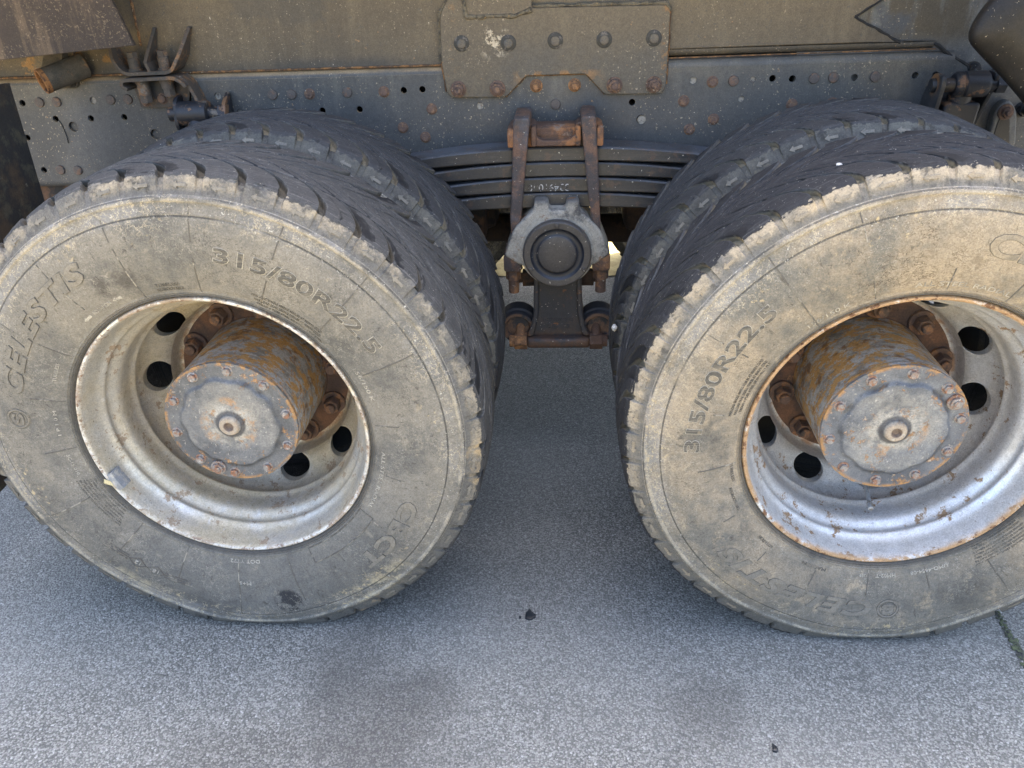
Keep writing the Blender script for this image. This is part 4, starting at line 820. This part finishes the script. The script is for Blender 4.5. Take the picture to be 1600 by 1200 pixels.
for a in (90, -30, 210): link('cap_screw', sm, tc, (.0785*cos(R_(a)), .6455, tcz+.0785*sin(R_(a))))
br_o = rnd_poly([(-.062, .12), (-.062, .02, .03), (-.065, -.05, .03), (-.074, -.09, .02), (-.088, -.118, .006), (-.092, -.142, .006), (.092, -.142, .006), (.088, -.118, .006), (.076, -.09, .02), (.067, -.05, .03), (.064, .02, .03), (.064, .12)], .01)
brk = link('trunnion_bracket', join('trunnion_bracket', [plate(br_o, .712, .80, bev=.004), box((0, .708, -.1335), (.176, .05, .030), .010, 3)]), truck, (0, 0, 0), 'bracket')
for s in (-1, 1):
    rib = rnd_poly([(s*.064, .06), (s*.050, .06), (s*.052, -.045), (s*.060, -.088), (s*.068, -.117), (s*.088, -.117), (s*.076, -.09), (s*.067, -.05)], .012)
    if s > 0: rib = rib[::-1]
    link('rib', pym('rib', *plate(rib, .698, .715, bev=.004)), brk, (0, 0, 0), 'bracket')
    link('end_bolt', join('end_bolt', [cyl((s*.087, .706, -.134), (s*.122, .706, -.134), .0235, n=6), cyl((s*.117, .706, -.134), (s*.136, .706, -.134), .017, n=16), cyl((s*.105, .706, -.125), (s*.105, .74, -.085), .013, n=16)]), brk, (0, 0, 0), 'bolt_orange' if s < 0 else 'clampr')
    link('side_nut', join('side_nut', [cyl((s*.060, .775, .028), (s*.098, .775, .028), .024, n=6), cyl((s*.096, .775, .028), (s*.112, .775, .028), .014, n=14)]), brk, (0, 0, 0), 'under')
    eye = [(.0, .722), (.013, .722), (.030, .724), (.033, .722), (.033, .716), (.036, .711), (.044, .711), (.0465, .716), (.0475, .728), (.053, .732), (.0545, .738), (.0545, .775)]
    link('rod_eye', lathe('rod_eye', eye, 48), truck, (s*.112, 0, -.098), 'rod_eye')
    link('torque_rod', join('torque_rod', [cyl((s*.15, .755, -.10), (s*.60, .80, -.12), .028, n=20)]), truck, (0, 0, 0), 'black')
a, f = text_flat('200  03'); x0, x1, y0, y1 = a[:, 0].min(), a[:, 0].max(), a[:, 1].min(), a[:, 1].max()
tx = np.stack([((a[:, 0]-x0)/(x1-x0)-.5)*.060, np.where(a[:, 2] > 0, .7105, .7125), ((a[:, 1]-y0)/(y1-y0)-.5)*.011-.092], 1)
cast = [(tx, f)]
for i in range(14): cast.append(box((-.042+i*.0062, .7118, -.073+RNG.normal(0, .0006)), (.0042, .003, .008+RNG.normal(0, .001)), .0005, 1))
link('cast_marking', join('cast_marking', cast, False), brk, (0, 0, 0), 'bracket')
# ---- clamp bracket between subframe and rail, upper left
def strip(pts, t, y0, y1, yt=None):
    """bent flat bar: path in (x,z), depth y0..y1; yt lists the front y at each point"""
    n = len(pts); P = [Vector(p) for p in pts]; V = np.zeros((n, 4, 3))
    for i in range(n):
        d = (P[min(n-1, i+1)]-P[max(0, i-1)]).normalized(); nn = Vector((-d.y, d.x))*t/2; yf = yt[i] if yt else y0
        for j, (q, yy_) in enumerate(((P[i]+nn, yf), (P[i]-nn, yf), (P[i]-nn, y1), (P[i]+nn, y1))): V[i, j] = (q.x, yy_, q.y)
    v, f = grid(V, cv=True); return list(v), list(map(tuple, f))+[(0, 1, 2, 3), tuple(range(4*n-4, 4*n))]
def smooth(pts, n=5): 
    o = []
    for i, p in enumerate(pts):
        if i in (0, len(pts)-1): o.append(p[:2]); continue
        a, b, c = Vector(pts[i-1][:2]), Vector(p[:2]), Vector(pts[i+1][:2]); k_ = p[2] if len(p) > 2 else .012
        s, e = b+(a-b).normalized()*min(k_, (a-b).length*.45), b+(c-b).normalized()*min(k_, (c-b).length*.45)
        for j in range(n+1): t = j/n; q = s*(1-t)**2+b*2*t*(1-t)+e*t*t; o.append((q.x, q.y))
    return o
up_path = smooth([(-1.158, .690), (-1.130, .622, .01), (-1.108, .5855, .02), (-.980, .5875, .018), (-.957, .622, .012), (-.935, .688)])
yt = [min(.848, .79+max(0, (z-.615))*.80) for x, z in up_path]
cbk = link('clamp_bracket', join('clamp_bracket', [strip(up_path, .0085, .79, .858, yt), strip([(-1.036, .588), (-1.044, .612), (-1.036, .65), (-1.026, .688)], .008, .79, .858, [.79, .792, .82, .848])], True, 30), truck, (0, 0, 0), 'brkt')
lo_path = smooth([(-1.104, .549), (-1.118, .556, .006), (-1.114, .5715, .010), (-.975, .5745, .012), (-.953, .560, .008), (-.950, .552)])
link('lower_clamp', join('lower_clamp', [strip(lo_path, .0085, .785, .85), strip(smooth([(-.968, .574), (-.950, .560, .015), (-.934, .52), (-.930, .505)]), .008, .80, .85), plate(rnd_poly([(-1.133, .562), (-1.113, .548), (-1.106, .495), (-.975, .494), (-.955, .56)], .004), .838, .8495, bev=.0012)], True, 30), cbk, (0, 0, 0), 'brkt')
for x, z0, z1 in ((-1.0845, .590, .636), (-1.0045, .590, .638)):
    link('clamp_bolt', join('clamp_bolt', [cyl((x, .815, z0), (x, .815, z0+.006), .0185, n=20), cyl((x, .815, z0+.004), (x, .815, z1-.014), .0145, n=20), cyl((x, .815, z1-.015), (x, .815, z1), .0135, n=6)]), cbk, (0, 0, 0), 'brkt')
for x, z0, z1 in ((-1.0735, .512, .568), (-1.008, .527, .568)):
    link('clamp_nut', join('clamp_nut', [cyl((x, .815, z1), (x, .815, z1-.008), .019, n=20), cyl((x, .815, z1-.006), (x, .815, z0+.018), .0165, n=20), cyl((x, .815, z0+.02), (x, .815, z0), .0155, n=6)]), cbk, (0, 0, 0), 'brkt')
for x, z in ((-1.088, .512), (-1.041, .517), (-.997, .513)): link('bolt', bm_hex, cbk, (x, .838, z), rot=(0, random.uniform(0, 1), 0))
# ---- rusty pipe stub
p0, p1 = Vector((-1.313, .765, .577)), Vector((-1.235, .845, .604)); L = (p1-p0).length
pipe = link('pipe_stub', join('pipe_stub', [cyl(p0, p1, .030, n=28, rings=[(0, .0285), (.02, .0305), (.5, .0305), (1, .031)]), plate(rnd_poly([(-1.352, .6), (-1.345, .550), (-1.272, .548), (-1.262, .556), (-1.262, .60), (-1.245, .66), (-1.32, .66)], .01), .838, .8495, bev=.002),
    strip(smooth([(-1.262, .66), (-1.275, .62), (-1.262, .59), (-1.272, .555)]), .007, .81, .845)]), truck, (0, 0, 0), 'pipe')
link('pipe_mouth', join('pipe_mouth', [cyl(p0, p1, .03, n=28, rings=[(.10, .0315), (-.005, .0312), (-.02, .0285), (0, .0255), (.5, .0255), (.6, 0)])]), pipe, (0, 0, 0), 'piperim')
# ---- damper eye, left of the inner tyre
link('damper_mount', join('damper_mount', [cyl((-.985, .80, .484), (-.905, .80, .484), .031, n=28), cyl((-1.012, .80, .484), (-.975, .80, .484), .0185, n=18), cyl((-.91, .80, .483), (-.868, .80, .482), .017, n=18, ), cyl((-.878, .80, .482), (-.855, .80, .482), .0235, n=6),
    plate(rnd_poly([(.84, .53), (.79, .52), (.775, .45), (.84, .42)], .02), -.995, -.985, plane='yz'), plate(rnd_poly([(.845, .535), (.79, .505), (.775, .45), (.845, .42)], .015), -.868, -.858, plane='yz'),
    cyl((-.94, .80, .47), (-.93, .72, .30), .026, n=20)]), truck, (0, 0, 0), 'blackrust')
# ---- splash board and mud flap at the left edge
v, f = plate([(-1.75, .612), (-1.0115, .6625), (-1.052, .80), (-1.07, .90), (-1.75, .90)], .694, .706, bev=.002)
link('splash_board', pym('splash_board', v, f), truck, (0, 0, 0), 'mudrubber')
n1, n2 = 14, 10; V = np.zeros((n1, n2, 3))
for i in range(n1):
    for j in range(n2):
        y = -.02+.72*i/(n1-1); z = -.30+.885*j/(n2-1); V[i, j] = (-1.362-.006*sin(5*y+2*z)-.008*(1-j/(n2-1)), y, z)
v1, f1 = grid(V); V2 = V.copy(); V2[..., 0] -= .012; v2, f2 = grid(V2)
E1 = np.stack([V[-1], V2[-1]], 0); v3, f3 = grid(E1)
link('mud_flap', join('mud_flap', [(v1, f1), (v2, f2[:, ::-1]), (v3, f3)]), truck, (0, 0, 0), 'flap')
# ---- hanger at the right: two arms, pin with bush, block
arm_o = rnd_poly([(.748, .535, .02), (.745, .515, .01), (.766, .44), (.80, .33), (.92, .33), (.868, .43), (.832, .50), (.80, .538, .02)], .01)
hang = link('hanger', join('hanger', [plate(arm_o, .915, .926, plane='yz', bev=.002)]), truck, (0, 0, 0), 'arm')
arm2 = rnd_poly([(.768, .537, .02), (.770, .515, .012), (.805, .455), (.855, .37), (.90, .30), (.97, .30), (.875, .47), (.82, .538, .02)], .01)
link('hanger_arm', join('hanger_arm', [plate(arm2, 1.046, 1.057, plane='yz', bev=.002)]), hang, (0, 0, 0), 'black')
link('hanger_bush', join('hanger_bush', [cyl((.958, .785, .510), (1.036, .785, .510), .0305, n=30, rings=[(0, 0), (0, .024), (.06, .029), (.22, .0300), (.25, .0275), (.29, .0275), (.32, .0305), (.92, .0305), (1, .028), (1, 0)])]), hang, (0, 0, 0), 'blackrust')
link('hanger_pin', join('hanger_pin', [cyl((.905, .785, .509), (1.075, .785, .509), .0165, n=20), cyl((1.056, .785, .509), (1.078, .785, .509), .022, n=6)]), hang, (0, 0, 0), 'black')
link('hanger_block', join('hanger_block', [plate(rnd_poly([(.945, .470, .012), (1.030, .468, .012), (1.012, .30), (.925, .30)], .012), .772, .87, bev=.006), cyl((.985, .80, .46), (.985, .80, .485), .028, n=20)]), hang, (0, 0, 0), 'blackrust')
lug_o = rnd_poly([(1.095, .34), (1.1, .40, .02), (1.098, .435, .03), (1.125, .466, .035), (1.152, .435, .03), (1.16, .40, .02), (1.172, .34)], .02)
lugp = link('lug_plate', join('lug_plate', [plate(lug_o, .842, .871, bev=.005, bres=3)]), truck, (0, 0, 0), 'plate_blue')
inr = rnd_poly([(1.107, .345), (1.111, .41, .02), (1.125, .452, .03), (1.141, .41, .02), (1.155, .345)], .015)
link('lug_recess', pym('lug_recess', *plate(inr, .8405, .846, bev=.0015)), lugp, (0, 0, 0), 'black')
bb = bolt_mesh('bolt', .0135, .012, wr=.0195, wh=.004, sr=.0075, sh=.008); bb.materials.append(M['bolt'])
link('bolt', bb, lugp, (1.124, .8405, .432))
bd = bolt_mesh('bolt', .0150, .016, wr=.019, wh=.004, sr=.009, sh=.012); bd.materials.append(M['black'])
for x, z in ((1.035, .531), (1.10, .522), (1.178, .431)): link('bolt', bd, bp_, (x, SY+.013, z))
# ---- black plastic mudguard, upper right
edge = smooth([(1.02, .92), (.902, .738, .03), (.868, .70, .03), (.848, .645, .03), (.894, .604, .04), (.940, .566, .03), (.990, .520), (1.10, .40), (1.24, .20)], 6)
E_ = np.array(edge); tng = np.gradient(E_, axis=0); tng /= np.linalg.norm(tng, axis=1)[:, None]; nrm = np.stack([-tng[:, 1], tng[:, 0]], 1)
for _ in range(6): nrm[1:-1] = (nrm[:-2]+nrm[1:-1]*2+nrm[2:])/4
nrm /= np.linalg.norm(nrm, axis=1)[:, None]; ctr = np.array([1.5, .75]); sgn = np.sign(((ctr-E_)*nrm).sum(1))[:, None]; nrm *= sgn
Vm = np.zeros((len(E_), 9, 3))
for j, (d, yy_) in enumerate(((.006, .53), (0, .522), (-.001, .505), (.003, .495), (.012, .490), (.06, .476), (.14, .474), (.26, .505), (.5, .60))):
    Q = E_+nrm*d if d < .02 else E_+nrm*.012+(ctr-E_)*d; Vm[:, j, 0] = Q[:, 0]; Vm[:, j, 2] = Q[:, 1]; Vm[:, j, 1] = yy_
v, f = grid(Vm); link('mudguard', pym('mudguard', v, f, True, 60), truck, (0, 0, 0), 'plastic')
# ---- what lies under the truck behind the spring
axp = []
for x, z in ((XL, 0), (XR, ZR)):
    o = link('axle', join('axle', [cyl((x, .50, z), (x, 2.0, z), .075, n=28), cyl((x, 1.0, z), (x, 1.54, z), .19, n=32, rings=[(0, .09), (.2, .17), (.5, .20), (.8, .17), (1, .09)]), box((x, .80, z+.05), (.20, .16, .18), .02)]), truck, (0, 0, 0), 'under')
link('cross_tube', join('cross_tube', [cyl((0, .79, .13), (0, 1.75, .13), .062, n=28)]), truck, (0, 0, 0), 'dark')
link('cross_member', join('cross_member', [box((-.31, 1.13, .195), (.26, .30, .20), .03), box((.31, 1.13, .175), (.24, .30, .19), .03), box((-.235, 1.0, .21), (.05, .2, .24), .01), box((0, 1.27, .40), (.5, .80, .14), .02), cyl((-.50, 1.15, .06), (.50, 1.15, .04), .045, n=20)]), truck, (0, 0, 0), 'under')
link('cross_member', join('cross_member', [box((-1.42, 1.27, .12), (.16, .80, .44), .02), box((-1.46, .95, .10), (.20, .10, .36), .02)]), truck, (0, 0, 0), 'under')
link('air_fitting', join('air_fitting', [cyl((.203, 1.0, .232), (.205, 1.0, .262), .009, n=10), cyl((.198, 1.0, .215), (.203, 1.0, .235), .006, n=10)]), truck, (0, 0, 0), 'bolt')
link('frame_rail', join('frame_rail', [box((-.64, 1.695, .43), (3.3, .01, .29), .001), box((-.64, 1.65, .575), (3.3, .09, .01), .001)]), truck, (0, 0, 0), 'rail')
link('subframe', pym('subframe', *box((-.2, 1.69, .80), (4.2, .012, .44), .001)), truck, (0, 0, 0), 'sub')
parts = [box((0, 1.36, 1.06), (5.6, 1.60, .06), .01), box((0, .585, 1.64), (5.6, .05, 1.10), .01), box((0, 2.135, 1.64), (5.6, .05, 1.10), .01), box((-2.775, 1.36, 1.64), (.05, 1.50, 1.10), .01), box((2.775, 1.36, 1.64), (.05, 1.50, 1.10), .01)]
tb = link('unseen_tipper_body', join('unseen_tipper_body', parts), truck, (0, 0, 0), 'body')  # unseen body, built to shade this side; near wall set back for skylight
link('shade_panel', join('shade_panel', [box((0, 2.60, .82), (5.0, .03, .76), .004), box((0, 2.40, 1.09), (5.0, .46, .02), .004)]), truck, (0, 0, 0), 'body')  # unseen panel, added to keep the sun off the ground beneath
rib_me = None
for i in range(9):
    for y in (.5405, 2.1795):
        if rib_me is None: rib_me = pym('body_rib', *box((0, 0, 0), (.08, .04, 1.10), .008)); rib_me.materials.append(M['body'])
        link('body_rib', rib_me, tb, (-2.4+i*.6, y, 1.64))

# ------------------------------------------------------------------ small things lying about
def stone(name, c, s, seed, m='stone'):
    bm = bmesh.new(); bmesh.ops.create_icosphere(bm, subdivisions=2, radius=1.); rg = np.random.default_rng(seed)
    for v_ in bm.verts: v_.co = Vector((v_.co.x*s[0], v_.co.y*s[1], v_.co.z*s[2]))*(1+rg.normal(0, .09))
    me = bpy.data.meshes.new(name); bm.to_mesh(me); bm.free(); shade(me, True, 60); return link(name, me, None, c, m)
top(stone('pebble', (.1345, .352, .068), (.0065, .007, .0085), 3), 'small white pebble wedged in the tread of the right inner tyre', 'pebble', 'pebbles caught in the tyre treads')
top(stone('pebble', (.497, .088, .4965), (.0055, .006, .0028), 5), 'white chip of stone stuck on top of the right outer tyre tread', 'pebble', 'pebbles caught in the tyre treads')
def blot(name, x, y, r, seed, m, h=.0016, sx=1., tail=None):
    rg = np.random.default_rng(seed); n = 40; ph = rg.uniform(0, 6, 6); V = np.zeros((n, 4, 3)); z = GZ(x)+.004
    for i in range(n):
        a = 2*PI*i/n; q = r*(1+.07*sin(3*a+ph[0])+.06*sin(5*a+ph[1])+.04*sin(9*a+ph[2]))
        if tail: q *= 1+tail[1]*math.exp(-(((a-tail[0]+PI) % (2*PI)-PI)/.28)**2)
        for j, (k_, hh) in enumerate(((1, -.004), (.95, h*.4), (.7, h), (0, h))): V[i, j] = (q*k_*cos(a)*sx, q*k_*sin(a), hh)
    v, f = grid(V, cu=True); return link(name, pym(name, v, f), None, (x, y, z), m)
top(blot('oil_drop', -.059, .028, .0125, 2, 'oil', tail=(1.7, .7)), 'black oily drop on the asphalt between the two outer tyres', 'oil drop', 'oil drops on the asphalt')
top(blot('oil_drop', .421, -.305, .0068, 6, 'oil', sx=.8, tail=(1.9, .9)), 'tiny dark drip on the asphalt at the lower right edge', 'oil drop', 'oil drops on the asphalt')
top(blot('oil_drop', -.082, .0225, .0026, 8, 'oil'), 'smallest dark speck beside the black oily drop on the asphalt', 'oil drop', 'oil drops on the asphalt')
# mossy crack at the right
parts = []; rg = np.random.default_rng(4)
cx = np.linspace(0, 1, 70)
for t in cx:
    px, py = .992-.004*t+rg.normal(0, .0028), .085-.21*t
    for _ in range(3):
        s = rg.uniform(.002, .0048)*(1.0 if t > .35 else .6); parts.append(box((px+rg.normal(0, .0025), py+rg.normal(0, .003), GZ(px)+.0008), (s*2, s*2, s*.9), s*.35, 1))
mo = link('crack_moss', join('crack_moss', parts), None, (0, 0, 0), 'moss'); mo['kind'] = 'stuff'
